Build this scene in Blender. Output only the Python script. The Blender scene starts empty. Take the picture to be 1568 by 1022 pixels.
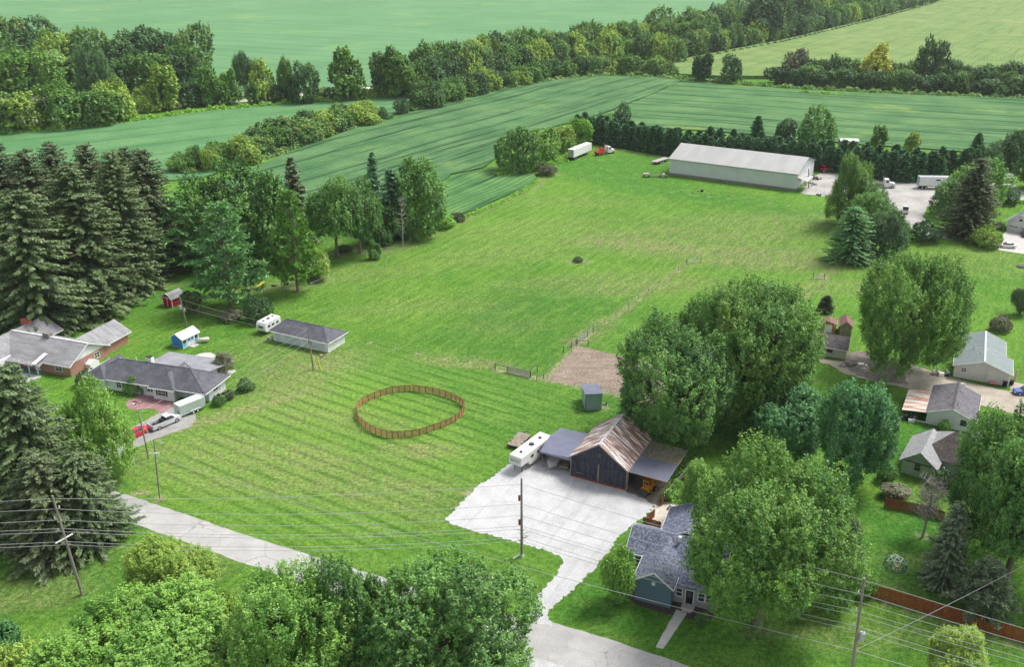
import bpy, math, random
import numpy as np
from mathutils import Vector, Matrix
random.seed(7)
R = math.radians
SC = bpy.context.scene
# ---------------------------------------------------------------- camera, sky, sun, exposure
F, YH, H = 1400.0, -110.0, 80.0
TH = math.atan((511 - YH) / F)
SN, CS = math.sin(TH), math.cos(TH)
cd = bpy.data.cameras.new('camera'); cam = bpy.data.objects.new('camera', cd)
SC.collection.objects.link(cam); SC.camera = cam
cam.location = (0, 0, H); cam.rotation_euler = (math.pi/2 - TH, 0, 0)
cd.lens = 36 * F / 1568; cd.sensor_width = 36; cd.clip_end = 9000; cd.clip_start = .5
SUN_AZ, SUN_EL = R(60), R(56)          # azimuth from +Y towards +X
W = bpy.data.worlds.new("World"); SC.world = W; W.use_nodes = True
nt = W.node_tree; bg = nt.nodes['Background']
sky = nt.nodes.new('ShaderNodeTexSky'); sky.sky_type = 'NISHITA'; sky.sun_disc = False
sky.sun_elevation = SUN_EL; sky.sun_rotation = SUN_AZ; sky.dust_density = 3.0; sky.air_density = 1.0
hs = nt.nodes.new('ShaderNodeHueSaturation'); hs.inputs['Saturation'].default_value = .3
nt.links.new(sky.outputs[0], hs.inputs['Color']); nt.links.new(hs.outputs[0], bg.inputs[0])
bg.inputs[1].default_value = .14
sd = bpy.data.lights.new('sun', 'SUN'); sun = bpy.data.objects.new('sun', sd); SC.collection.objects.link(sun)
sd.energy = 2.3; sd.angle = R(20); sd.color = (1.0, .965, .91)
sv = Vector((math.sin(SUN_AZ)*math.cos(SUN_EL), math.cos(SUN_AZ)*math.cos(SUN_EL), math.sin(SUN_EL)))
sun.rotation_euler = sv.to_track_quat('Z', 'Y').to_euler(); sun.location = (0, 0, 200)
SC.view_settings.view_transform = 'Standard'; SC.view_settings.look = 'None'
SC.view_settings.gamma = 1; SC.view_settings.exposure = .72
# ---------------------------------------------------------------- plan helpers (photo survey -> metres on the ground)
def at(px, py, z=0.0):
    u = (px - 784)/F; v = (py - 511)/F
    Z = (H - z)/(SN + v*CS)
    return Vector((u*Z, Z*(CS - v*SN), z))
def hgt(p, top):
    v = (top - 511)/F
    return H - p.y*(SN + v*CS)/(CS - v*SN)
def mpp(p, z=0): return (p.y*CS + (H - z)*SN)/F
# ---------------------------------------------------------------- objects
COL = SC.collection
def thing(name, label, cat, loc=(0, 0, 0), rz=0, group=None):
    o = bpy.data.objects.new(name, None); COL.objects.link(o); o.empty_display_size = .3
    o.location = loc; o.rotation_euler = (0, 0, rz); o['label'] = label; o['category'] = cat
    if group: o['group'] = group
    return o
def tag(o, label, cat, group=None, kind=None):
    o['label'] = label; o['category'] = cat
    if group: o['group'] = group
    if kind: o['kind'] = kind
    return o
def struct(o, label=None):
    o['kind'] = 'structure'
    if label: o['label'] = label
    return o
def dup(o, parent=None):
    c = o.copy(); COL.objects.link(c); c.parent = parent
    for ch in o.children: dup(ch, c)
    return c
class MB:
    def __init__(s): s.v = []; s.f = []
    def add(s, vs, fs):
        n = len(s.v); s.v += [tuple(p) for p in vs]; s.f += [tuple(n+i for i in f) for f in fs]; return s
    def box(s, x0, x1, y0, y1, z0, z1):
        return s.add([(x, y, z) for z in (z0, z1) for x, y in ((x0, y0), (x1, y0), (x1, y1), (x0, y1))],
                     [(3, 2, 1, 0), (4, 5, 6, 7), (0, 1, 5, 4), (1, 2, 6, 5), (2, 3, 7, 6), (3, 0, 4, 7)])
    def bar(s, a, b, w, h=None):
        a = Vector(a); b = Vector(b); h = h or w
        d = (b-a).normalized(); u = d.cross(Vector((0, 0, 1)))
        if u.length < .01: u = Vector((1, 0, 0))
        u.normalize(); t = u.cross(d)
        u = u*w/2; t = t*h/2
        return s.add([a-u-t, a+u-t, a+u+t, a-u+t, b-u-t, b+u-t, b+u+t, b-u+t],
                     [(0, 1, 2, 3), (7, 6, 5, 4), (1, 0, 4, 5), (2, 1, 5, 6), (3, 2, 6, 7), (0, 3, 7, 4)])
    def prism(s, prof, ax, a0, a1, sc=1.0):
        n = len(prof)
        if ax == 'x': g = lambda p, a: (a, p[0], p[1])
        elif ax == 'y': g = lambda p, a: (p[0], a, p[1])
        else: g = lambda p, a: (p[0], p[1], a)
        return s.add([g(p, a0) for p in prof]+[g(p, a1) for p in prof],
                     [tuple(range(n))[::-1], tuple(range(n, 2*n))]+[(i, (i+1) % n, n+(i+1) % n, n+i) for i in range(n)])
    def slab(s, q, t):
        q = [Vector(p) for p in q]; n = len(q)
        return s.add(q+[p-Vector((0, 0, t)) for p in q], [tuple(range(n)), tuple(range(2*n-1, n-1, -1))]+[(i, n+i, n+(i+1) % n, (i+1) % n) for i in range(n)])
    def tube(s, pts, rad, n=6):
        pts = [Vector(p) for p in pts]
        if not hasattr(rad, '__len__'): rad = [rad]*len(pts)
        b = len(s.v); ref = Vector((.31, .17, .93))
        for i, p in enumerate(pts):
            d = (pts[min(i+1, len(pts)-1)]-pts[max(i-1, 0)]).normalized()
            u = d.cross(ref)
            if u.length < .05: u = d.cross(Vector((1, 0, 0)))
            u.normalize(); w = d.cross(u)
            for k in range(n):
                a = 2*math.pi*k/n; s.v.append(tuple(p+(u*math.cos(a)+w*math.sin(a))*rad[i]))
        for i in range(len(pts)-1):
            for k in range(n):
                s.f.append((b+i*n+k, b+i*n+(k+1) % n, b+(i+1)*n+(k+1) % n, b+(i+1)*n+k))
        s.f.append(tuple(b+k for k in range(n))[::-1]); s.f.append(tuple(b+(len(pts)-1)*n+k for k in range(n)))
        return s
    def build(s, name, m=None, parent=None, smooth=False, bevel=0):
        me = bpy.data.meshes.new(name); me.from_pydata(s.v, [], s.f); me.update()
        if m: me.materials.append(m)
        if smooth: me.polygons.foreach_set('use_smooth', [True]*len(me.polygons))
        o = bpy.data.objects.new(name, me); COL.objects.link(o); o.parent = parent
        if bevel:
            b = o.modifiers.new('bevel', 'BEVEL'); b.width = bevel; b.segments = 2; b.limit_method = 'ANGLE'
        return o
# ---------------------------------------------------------------- materials
def newmat(name):
    m = bpy.data.materials.new(name); m.use_nodes = True
    n = m.node_tree; return m, n, n.nodes['Principled BSDF'], n.nodes.new, n.links.new
def ncoord(n, scale=(1, 1, 1), rot=(0, 0, 0), kind='Object'):
    tc = n.nodes.new('ShaderNodeTexCoord'); mp = n.nodes.new('ShaderNodeMapping')
    mp.inputs['Scale'].default_value = scale; mp.inputs['Rotation'].default_value = rot
    n.links.new(tc.outputs[kind], mp.inputs[0]); return mp.outputs[0]
def nnoise(n, vec, scale, detail=4, rough=.55, lo=.3, hi=.7):
    t = n.nodes.new('ShaderNodeTexNoise'); t.inputs['Scale'].default_value = scale
    t.inputs['Detail'].default_value = detail; t.inputs['Roughness'].default_value = rough
    n.links.new(vec, t.inputs['Vector'])
    r = n.nodes.new('ShaderNodeMapRange'); r.inputs[1].default_value = lo; r.inputs[2].default_value = hi
    n.links.new(t.outputs[0], r.inputs[0]); return r.outputs[0]
def nmix(n, fac, a, b, blend='MIX'):
    m = n.nodes.new('ShaderNodeMix'); m.data_type = 'RGBA'; m.blend_type = blend
    for sock, val in ((m.inputs[0], fac), (m.inputs[6], a), (m.inputs[7], b)):
        if isinstance(val, (int, float)): sock.default_value = val
        elif isinstance(val, tuple): sock.default_value = (*val[:3], 1)
        else: n.links.new(val, sock)
    return m.outputs[2]
def nmath(n, op, a, b=0.0, c=None):
    m = n.nodes.new('ShaderNodeMath'); m.operation = op
    for i, v in enumerate((a, b, c)):
        if v is None: continue
        if isinstance(v, (int, float)): m.inputs[i].default_value = v
        else: n.links.new(v, m.inputs[i])
    return m.outputs[0]
def nbump(n, h, strength, dist, bs):
    b = n.nodes.new('ShaderNodeBump'); b.inputs['Strength'].default_value = strength; b.inputs['Distance'].default_value = dist
    n.links.new(h, b.inputs['Height']); n.links.new(b.outputs[0], bs.inputs['Normal'])
def mat(name, c1, c2=None, ns=1.5, rough=.75, metal=0, stretch=(1, 1, 1), grain=0, gs=12, bump=0, bs_=10, waves=None, lo=.35, hi=.65, spec=.3):
    """c1/c2 mixed by noise; grain = fine brightness noise; waves=(axis, period, depth) ribs or boards"""
    m, n, b, N, L = newmat(name)
    b.inputs['Roughness'].default_value = rough; b.inputs['Metallic'].default_value = metal
    b.inputs['Specular IOR Level'].default_value = spec
    v = ncoord(n, stretch); col = c1
    if c2: col = nmix(n, nnoise(n, v, ns, 6, .6, lo, hi), c1, c2)
    v1 = ncoord(n)
    if grain:
        g = nnoise(n, v1, gs, 3, .7, .3, .7)
        col = nmix(n, grain, col, nmix(n, g, (0, 0, 0), (1, 1, 1)), 'OVERLAY')
    if waves:
        ax, per, dep = waves
        w = N('ShaderNodeTexWave'); w.wave_type = 'BANDS'; w.bands_direction = ax; w.inputs['Scale'].default_value = .314/per
        w.inputs['Distortion'].default_value = 0; L(v1, w.inputs['Vector'])
        nbump(n, w.outputs['Fac'], .8, dep, b)
    elif bump: nbump(n, nnoise(n, v1, bs_, 4, .6, 0, 1), 1, bump, b)
    if isinstance(col, tuple): b.inputs['Base Color'].default_value = (*col, 1)
    else: L(col, b.inputs['Base Color'])
    return m
def leafmat(name, dark, light, trans=.24, acc=None, accamt=.0):
    m = bpy.data.materials.new(name); m.use_nodes = True; n = m.node_tree; n.nodes.clear(); N = n.nodes.new
    a = N('ShaderNodeAttribute'); a.attribute_name = 'var'
    oi = N('ShaderNodeObjectInfo')
    f = nmath(n, 'ADD', a.outputs['Fac'], nmath(n, 'MULTIPLY', nmath(n, 'SUBTRACT', oi.outputs['Random'], .5), .35))
    col = nmix(n, f, dark, light)
    if acc:
        v = ncoord(n); col = nmix(n, nmath(n, 'MULTIPLY', nnoise(n, v, .22, 2, .5, .52, .62), accamt), col, acc)
    d = N('ShaderNodeBsdfDiffuse'); t = N('ShaderNodeBsdfTranslucent'); g = N('ShaderNodeBsdfGlossy'); g.inputs['Roughness'].default_value = .5
    tc = nmix(n, .5, col, nmix(n, 1.0, col, (1.0, 1.0, .35), 'MULTIPLY'))
    n.links.new(col, d.inputs[0]); n.links.new(tc, t.inputs[0]); g.inputs[0].default_value = (.5, .55, .5, 1)
    x = N('ShaderNodeMixShader'); x.inputs[0].default_value = trans; n.links.new(d.outputs[0], x.inputs[1]); n.links.new(t.outputs[0], x.inputs[2])
    y = N('ShaderNodeMixShader'); y.inputs[0].default_value = .06; n.links.new(x.outputs[0], y.inputs[1]); n.links.new(g.outputs[0], y.inputs[2])
    o = N('ShaderNodeOutputMaterial'); n.links.new(y.outputs[0], o.inputs[0]); return m
LM = {
 'mid':   leafmat('leaves_mid',   (0.046, 0.133, 0.030), (0.242, 0.477, 0.102)),
 'bright':leafmat('leaves_bright',(.085, .24, .03), (.34, .58, .11)),
 'lime':  leafmat('leaves_lime',  (0.196, 0.336, 0.046), (0.508, 0.674, 0.138)),
 'maple': leafmat('leaves_maple', (.058, .175, .026), (.24, .44, .08), acc=(0.425, 0.525, 0.101), accamt=.15),
 'dark':  leafmat('leaves_dark',  (0.035, 0.100, 0.036), (0.165, 0.323, 0.097)),
 'blue':  leafmat('leaves_bluegreen', (.05, .18, .06), (.2, .46, .16)),
 'olive': leafmat('needles_olive',(.062, .11, .042), (.2, .275, .105), .12),
 'brown': leafmat('needles_brown',(.055, .085, .04), (.17, .215, .095), .1),
 'pine':  leafmat('needles_pine', (.062, .2, .068), (.24, .46, .15), .18),
 'silver':leafmat('needles_silver',(.11, .17, .095), (.33, .41, .24), .15),
 'wind':  leafmat('needles_windbreak', (0.043, 0.129, 0.059), (0.140, 0.299, 0.131), .12),
 'far':   leafmat('leaves_far',   (0.054, 0.152, 0.046), (0.290, 0.501, 0.131), acc=(0.498, 0.597, 0.114), accamt=.4),
 'yellow':leafmat('leaves_yellow',(.42, .46, .06), (.72, .74, .14)),
 'grey':  leafmat('twigs_grey',   (.13, .14, .08), (.3, .3, .19), .05),
 'weed':  leafmat('weeds',        (0.150, 0.355, 0.034), (0.337, 0.636, 0.085)),
}
BARK = mat('bark', (.13, .11, .085), (.24, .21, .17), 3, .95, stretch=(1, 1, .3))
BARKP = mat('bark_pale', (.42, .4, .36), (.25, .23, .2), 3, .9)
WHITE = mat('white_paint', (.78, .78, .77), (.66, .67, .66), .8, .6)
WSIDE = mat('white_siding', (.76, .77, .77), (.66, .68, .7), .5, .6, waves=('Z', .2, .02))
WVERT = mat('white_vertical_siding', (.78, .79, .79), (.68, .7, .72), .5, .6, waves=('X', .3, .02))
GREYM = mat('grey_metal', (.5, .52, .54), (.4, .42, .44), 1, .45, .3)
DARK = mat('dark_metal', (.03, .03, .035), (.06, .055, .05), 4, .6)
RUBBER = mat('rubber', (.02, .02, .02), None, rough=.8)
GLASS = mat('window_glass', (.03, .04, .05), (.07, .085, .1), .8, .15, spec=.6)
SHINGLE = mat('dark_shingles', (.082, .084, .1), (.125, .127, .145), .6, .9, stretch=(1, 1, 1), grain=.35, gs=5)
SHINGLE2 = mat('grey_shingles', (.2, .2, .21), (.3, .3, .31), .5, .9, stretch=(.5, 2, 1), grain=.3, gs=5)
SHINGLE3 = mat('mottled_slate_shingles', (.07, .08, .12), (.2, .22, .28), 3.2, .9, grain=.3, gs=7, lo=.42, hi=.6)
SHINGLE4 = mat('faded_grey_shingles', (.34, .34, .35), (.25, .25, .26), 1.2, .9, grain=.3, gs=5)
SHINGLE5 = mat('brown_black_shingles', (.075, .068, .066), (.13, .12, .115), 1.0, .9, grain=.35, gs=5)
def brickmat():
    m, n, b, N, L = newmat('red_brick'); b.inputs['Roughness'].default_value = .9
    t = N('ShaderNodeTexNoise'); v = ncoord(n, (1.5, 1.5, 4)); 
    c = nmix(n, nnoise(n, v, 2.2, 5, .75, .35, .65), (.22, .075, .055), (.5, .3, .24))
    L(c, b.inputs['Base Color']); return m
BRICK = brickmat()
CONC = mat('concrete', (.5, .49, .46), (.4, .39, .37), .5, .9, grain=.2, gs=6)
# ---------------------------------------------------------------- ground with lawn
def segd(P, a, b):
    ab = b-a; t = np.clip(((P-a)@ab)/max(ab@ab, 1e-9), 0, 1)
    return np.linalg.norm(P-(a+t[:, None]*ab), axis=1)
def polymask(P, pts, soft):
    q = np.array([at(*p)[:2] for p in pts]); n = len(q)
    ins = np.zeros(len(P), bool); d = np.full(len(P), 1e9)
    for i in range(n):
        a, b = q[i], q[(i+1) % n]
        c = ((a[1] > P[:, 1]) != (b[1] > P[:, 1]))
        xx = (b[0]-a[0])*(P[:, 1]-a[1])/((b[1]-a[1]) if abs(b[1]-a[1]) > 1e-9 else 1e-9)+a[0]
        ins ^= c & (P[:, 0] < xx)
        d = np.minimum(d, segd(P, a, b))
    s = np.where(ins, d, -d)
    return np.clip(.5+s/(2*soft), 0, 1)
def linemask(P, pts, w, soft):
    q = [np.array(at(*p)[:2]) for p in pts]; d = np.full(len(P), 1e9)
    for a, b in zip(q[:-1], q[1:]): d = np.minimum(d, segd(P, a, b))
    return np.clip((w+soft-d)/soft, 0, 1)
def blob(P, px, py, rx, ry, ang=0):
    c = np.array(at(px, py)[:2]); D = P-c; a = R(ang)
    x = D[:, 0]*math.cos(a)+D[:, 1]*math.sin(a); y = -D[:, 0]*math.sin(a)+D[:, 1]*math.cos(a)
    return np.clip(1.6-1.2*np.sqrt((x/rx)**2+(y/ry)**2), 0, 1)
FENCE_BOTTOM = [(566, 525), (603, 534), (641, 542.4), (678.6, 550), (716, 558)]
FENCE_DIAG = [(908, 509.6), (926, 496), (943, 484), (962, 472), (977, 459), (993, 447), (1009, 436), (1024, 425.6), (1038.5, 415.6), (1052, 406)]
FENCE_TOP = [(892, 274), (918, 277), (945, 280), (973.5, 284), (1001, 289), (1029.6, 293.6), (1059, 298), (1088, 301), (1116, 304.5), (1146, 308), (1177, 311), (1207.5, 315), (1239.4, 318.6), (1271, 322.4)]
FENCE_LEFT = [(560, 396), (583, 388), (606, 380), (630, 371), (655, 362), (679, 353), (698, 346.7), (716, 337.8), (734, 330), (752, 322.4), (767, 313.5), (784, 305), (800, 297)]
def dirang(a, b):
    d = at(*b)-at(*a); return math.atan2(d.y, d.x)
ANG_A = dirang((429, 601), (520, 632)); ANG_B = dirang((642, 519), (800, 427.6))
def lawn():
    xs = np.concatenate([np.linspace(-900, -232, 40), np.arange(-230, 262, 1.15), np.linspace(265, 900, 40)])
    ys = np.concatenate([np.linspace(-60, 54, 12), np.arange(56, 400, 1.15), np.linspace(402, 3000, 80)])
    X, Y = np.meshgrid(xs, ys); P = np.stack([X.ravel(), Y.ravel()], 1); nx, ny = len(xs), len(ys)
    me = bpy.data.meshes.new('ground'); me.vertices.add(len(P)); 
    co = np.zeros((len(P), 3)); co[:, :2] = P; me.vertices.foreach_set('co', co.ravel())
    i = np.arange((nx-1)*(ny-1)); r, c = i//(nx-1), i % (nx-1); a = r*nx+c
    q = np.stack([a, a+1, a+nx+1, a+nx], 1)
    me.loops.add(q.size); me.loops.foreach_set('vertex_index', q.ravel())
    me.polygons.add(len(q)); me.polygons.foreach_set('loop_start', np.arange(len(q))*4); me.polygons.foreach_set('loop_total', np.full(len(q), 4))
    me.update(); me.validate()
    dry = np.zeros(len(P)); lush = np.zeros(len(P)); dirt = np.zeros(len(P)); sa = np.zeros(len(P)); sb = np.zeros(len(P)); brt = np.zeros(len(P))
    def mx(t, v, k=1): np.maximum(t, v*k, out=t)
    # worn and dry grass
    for px, py, rx, ry, an, k in ((990, 375, 26, 7, -10, .95), (1100, 385, 34, 8, -8, .9), (1180, 400, 26, 8, -8, .85), (930, 365, 14, 6, 20, .8), (1040, 352, 18, 5, 0, .6),
        (1180, 340, 34, 10, 0, .5), (985, 440, 22, 5, 10, .7), (900, 430, 26, 5, 10, .5), (1120, 360, 30, 8, 0, .6), (1290, 440, 16, 6, 0, .5), (1330, 440, 10, 5, 0, .5),
        (470, 560, 13, 8, 30, .7), (440, 590, 10, 10, 40, .6), (330, 640, 20, 2.5, 32, .95), (250, 690, 12, 2, 32, .6), (710, 555, 11, 2.6, -10, .8), (420, 700, 22, 7, -14, .5), (560, 745, 24, 6, -14, .45),
        (640, 690, 9, 3, 0, .6), (495, 640, 16, 5, -14, .35), (350, 730, 24, 6, -14, .35), (660, 775, 16, 5, -14, .35), (600, 650, 5, 2, 0, .4), (430, 520, 11, 5, 20, .45), (370, 545, 9, 4, 20, .5),
        (60, 640, 9, 4, 0, .6), (100, 660, 9, 5, 0, .5), (60, 900, 9, 5, 0, .5), (25, 925, 8, 2, 0, .7), (305, 865, 6, 4, 0, .5), (390, 930, 4, 4, 0, .4), (1500, 400, 20, 14, 0, .35), (1230, 583, 4, 1.8, 0, .6),
        (1420, 625, 12, 2, -12, .3), (1370, 900, 5, 2, 0, .4), (1290, 975, 10, 3, 0, .45), (1380, 860, 4, 2.4, 0, .5), (560, 420, 20, 7, 15, .35), (760, 390, 24, 9, 15, .4), (620, 470, 18, 6, 15, .35),
        (820, 350, 28, 10, 15, .35), (870, 310, 22, 7, 0, .3), (715, 470, 12, 6, 0, .3), (770, 500, 10, 5, 0, .3), (905, 985, 5, 1.4, -15, .3), (260, 850, 10, 3, 0, .3)):
        mx(dry, blob(P, px, py, rx, ry, an), k)
    mx(dry, linemask(P, FENCE_DIAG, .7, 1.4), .75); mx(dry, linemask(P, [(930, 492), (905, 510), (880, 522)], 2, 2), .6)
    mx(dry, linemask(P, [(1180, 330), (1270, 345)], .5, 1.5), .4); mx(dry, linemask(P, [(1285, 408), (1262, 424), (1240, 445), (1225, 455)], 1.2, 1.5), .8)
    mx(dry, linemask(P, [(960, 385), (1100, 398), (1260, 405)], .6, 2), .5)
    mx(dry, linemask(P, [(842, 268), (825, 284), (797, 297), (700, 341)], .8, 1.6), .8)
    mx(dry, linemask(P, [(470, 434), (560, 402), (680, 355)], .8, 2), .4)
    mx(dry, linemask(P, [(1085, 150), (1240, 146)], 1.5, 3), .6)
    # lush darker lawns
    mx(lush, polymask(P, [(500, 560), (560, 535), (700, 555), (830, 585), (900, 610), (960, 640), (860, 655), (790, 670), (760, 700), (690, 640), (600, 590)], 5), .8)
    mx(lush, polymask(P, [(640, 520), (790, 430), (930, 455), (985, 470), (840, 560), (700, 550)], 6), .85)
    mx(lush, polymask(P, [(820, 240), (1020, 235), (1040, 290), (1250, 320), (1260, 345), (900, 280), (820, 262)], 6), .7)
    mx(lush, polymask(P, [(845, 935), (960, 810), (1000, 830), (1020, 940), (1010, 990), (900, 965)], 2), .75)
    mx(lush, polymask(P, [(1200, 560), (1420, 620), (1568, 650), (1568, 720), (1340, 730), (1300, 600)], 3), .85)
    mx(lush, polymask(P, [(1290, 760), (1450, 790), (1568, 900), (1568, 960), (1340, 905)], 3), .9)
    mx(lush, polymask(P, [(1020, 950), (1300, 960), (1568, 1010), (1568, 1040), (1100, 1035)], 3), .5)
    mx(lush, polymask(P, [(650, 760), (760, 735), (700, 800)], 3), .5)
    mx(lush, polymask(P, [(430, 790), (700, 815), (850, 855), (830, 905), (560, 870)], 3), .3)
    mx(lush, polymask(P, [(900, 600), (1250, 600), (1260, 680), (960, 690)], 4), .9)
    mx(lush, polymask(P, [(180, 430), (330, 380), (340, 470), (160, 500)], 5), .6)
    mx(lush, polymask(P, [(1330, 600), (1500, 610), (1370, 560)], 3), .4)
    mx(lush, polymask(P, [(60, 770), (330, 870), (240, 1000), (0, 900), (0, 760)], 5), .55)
    mx(brt, polymask(P, [(120, 500), (250, 470), (260, 520), (150, 545)], 6), .8)
    mx(brt, polymask(P, [(600, 400), (820, 310), (900, 300), (860, 380), (620, 440)], 8), .5)
    mx(brt, polymask(P, [(560, 480), (740, 400), (780, 430), (640, 500)], 8), .5)
    mx(brt, polymask(P, [(300, 700), (550, 570), (560, 640), (500, 700), (330, 740)], 8), .6)
    # bare earth
    for px, py, rx, ry, an, k in ((885, 401, 4.2, 2.2, 0, .8), (335, 478, 8, 3, 0, .6), (450, 443, 3, 1.5, 0, .7), (1490, 348, 8, 4, 0, .8), (1310, 397, 8, 2.5, 0, .7), (700, 775, .1, .1, 0, 0),
        (722, 755, 1.9, 1.1, 0, .9), (243, 765, 1.3, .9, 0, .9), (215, 755, 1.6, 1.0, 0, .9), (1462, 905, 3, 2, 0, .8), (1412, 822, 1.6, 1, 0, .7), (1372, 870, 1.2, .8, 0, .9), (195, 440, 16, 4, 10, .6), (60, 470, 20, 5, 0, .7),
        (420, 440, 16, 5, 20, .5), (560, 385, 20, 5, 25, .45), (1160, 968, 3, 1.5, 0, .5), (926, 625, 1.2, 1.6, 0, .7), (853, 268, 3.2, 1.6, 0, .6), (1065, 400, 3.0, .9, 0, .7), (1255, 426, 3, .9, 0, .7), (1073, 294, 2.2, 1, 0, .8)):
        mx(dirt, blob(P, px, py, rx, ry, an), k)
    for q in FENCE_BOTTOM + FENCE_DIAG + FENCE_TOP: mx(dirt, blob(P, q[0], q[1], .8, .75), .95)
    for q in FENCE_LEFT[5:]: mx(dirt, blob(P, q[0], q[1], .6, .6), .5)
    mx(dirt, linemask(P, [(838, 582), (940, 604), (1000, 622)], .5, .9), .9); mx(dirt, linemask(P, [(760, 567), (835, 582)], .4, .9), .9)
    mx(dirt, linemask(P, [(836, 580), (884, 528), (908, 510)], .4, .9), .8); mx(dirt, linemask(P, [(950, 229), (1014, 240)], .6, 1.2), .7)
    mx(dirt, linemask(P, [(1330, 915), (1568, 990)], .35, .5), .8)
    # mowing stripes
    mx(sa, polymask(P, [(175, 735), (400, 590), (520, 530), (720, 560), (900, 620), (780, 680), (680, 800), (640, 870), (480, 850), (300, 795)], 8))
    mx(sa, polymask(P, [(700, 805), (858, 860), (800, 940), (560, 870)], 3), .7)
    mx(sb, polymask(P, [(420, 470), (560, 400), (830, 280), (1260, 330), (1280, 420), (980, 480), (840, 570), (600, 540)], 8))
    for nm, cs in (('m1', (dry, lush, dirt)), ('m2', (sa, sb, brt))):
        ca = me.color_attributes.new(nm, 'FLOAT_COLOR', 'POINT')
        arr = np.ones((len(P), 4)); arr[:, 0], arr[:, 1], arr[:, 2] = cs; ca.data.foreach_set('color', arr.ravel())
    m, n, b, N, L = newmat('lawn_grass'); b.inputs['Roughness'].default_value = .95; b.inputs['Specular IOR Level'].default_value = .1
    v = ncoord(n)
    def attr(nm):
        a = N('ShaderNodeAttribute'); a.attribute_name = nm; s = N('ShaderNodeSeparateColor'); L(a.outputs['Color'], s.inputs[0]); return s.outputs
    d_, l_, b_ = attr('m1')[:3]; s1, s2, br = attr('m2')[:3]
    big = nnoise(n, v, .026, 6, .68, .4, .6); med = nnoise(n, v, .11, 6, .7, .38, .62); fine = nnoise(n, v, 1.5, 6, .8, .36, .64); tiny = nnoise(n, v, 6, 3, .8, .3, .7)
    col = nmix(n, big, (.09, .235, .026), (.15, .305, .038))
    col = nmix(n, nmath(n, 'MULTIPLY', med, .35), col, (.155, .27, .05))
    col = nmix(n, nmath(n, 'MULTIPLY', br, nnoise(n, v, .06, 4, .6, .3, .6)), col, (.2, .38, .05))
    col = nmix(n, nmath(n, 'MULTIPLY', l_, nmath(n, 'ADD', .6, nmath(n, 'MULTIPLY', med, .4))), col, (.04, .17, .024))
    # streaks along the mower's path
    def stripe(ang, per, w, amt, zone, cd, cl):
        vv = ncoord(n, rot=(0, 0, -ang)); sx = N('ShaderNodeSeparateXYZ'); L(vv, sx.inputs[0])
        wob = nmath(n, 'MULTIPLY', nmath(n, 'SUBTRACT', nnoise(n, v, .02, 2, .5, 0, 1), .5), 1.2)
        ph = nmath(n, 'SINE', nmath(n, 'MULTIPLY', nmath(n, 'ADD', sx.outputs[1], wob), 2*math.pi/per))
        st = nmath(n, 'POWER', nmath(n, 'ADD', .5, nmath(n, 'MULTIPLY', ph, .5)), w)
        vs = ncoord(n, (.06, .9, 1), (0, 0, -ang))
        # mapping order is scale first, so use a second mapping for the stretched noise
        m2 = N('ShaderNodeMapping'); m2.inputs['Scale'].default_value = (.07, .8, 1); L(vv, m2.inputs[0])
        sn = nnoise(n, m2.outputs[0], 1.0, 4, .65, .35, .65)
        st = nmath(n, 'MULTIPLY', st, nmath(n, 'ADD', .6, nmath(n, 'MULTIPLY', nnoise(n, v, .09, 3, .6, .35, .6), .4)))
        return nmath(n, 'MULTIPLY', nmath(n, 'MULTIPLY', st, zone), amt), nmath(n, 'MULTIPLY', nmath(n, 'MULTIPLY', sn, zone), amt)
    k1, k2 = stripe(ANG_A, 2.7, 3.6, .85, s1, 0, 0)
    col = nmix(n, k2, col, (.185, .31, .06)); col = nmix(n, k1, col, (.045, .135, .017))
    k1, k2 = stripe(ANG_B, 3.4, 3, .35, s2, 0, 0)
    col = nmix(n, k2, col, (.19, .28, .055)); col = nmix(n, k1, col, (.06, .15, .02))
    dd = nmath(n, 'MULTIPLY', d_, nmath(n, 'ADD', .25, nmath(n, 'MULTIPLY', nnoise(n, v, .35, 7, .78, .4, .56), .75)))
    dcol = nmix(n, fine, (.16, .17, .075), (.36, .33, .16))
    col = nmix(n, dd, col, dcol)
    col = nmix(n, nmath(n, 'MINIMUM', 1.0, nmath(n, 'MULTIPLY', nmath(n, 'MULTIPLY', b_, b_), nmath(n, 'ADD', .5, nnoise(n, v, 1.3, 4, .7, .3, .6)))), col, nmix(n, tiny, (.28, .22, .15), (.55, .46, .34)))
    ms = N('ShaderNodeMapping'); ms.inputs['Scale'].default_value = (.16, .9, 1); L(ncoord(n, rot=(0, 0, -ANG_B)), ms.inputs[0])
    st = nnoise(n, ms.outputs[0], 1.0, 6, .75, .38, .62)
    col = nmix(n, nmath(n, 'MULTIPLY', nmath(n, 'MULTIPLY', st, nmath(n, 'SUBTRACT', 1.0, s1)), .6), col, (.04, .125, .016))
    col = nmix(n, nmath(n, 'MULTIPLY', nnoise(n, v, .22, 7, .78, .5, .62), .5), col, (.18, .31, .055))
    # rough ground far off and off to the sides stays plain pasture
    col = nmix(n, .55, col, nmix(n, fine, (.1, .1, .1), (.9, .9, .9)), 'OVERLAY')
    col = nmix(n, .45, col, nmix(n, tiny, (.1, .1, .1), (.9, .9, .9)), 'OVERLAY')
    L(col, b.inputs['Base Color'])
    nbump(n, nmath(n, 'ADD', fine, nmath(n, 'MULTIPLY', tiny, .5)), .8, .12, b)
    me.materials.append(m)
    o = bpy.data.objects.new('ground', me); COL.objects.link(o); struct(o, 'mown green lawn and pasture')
lawn()
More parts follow.
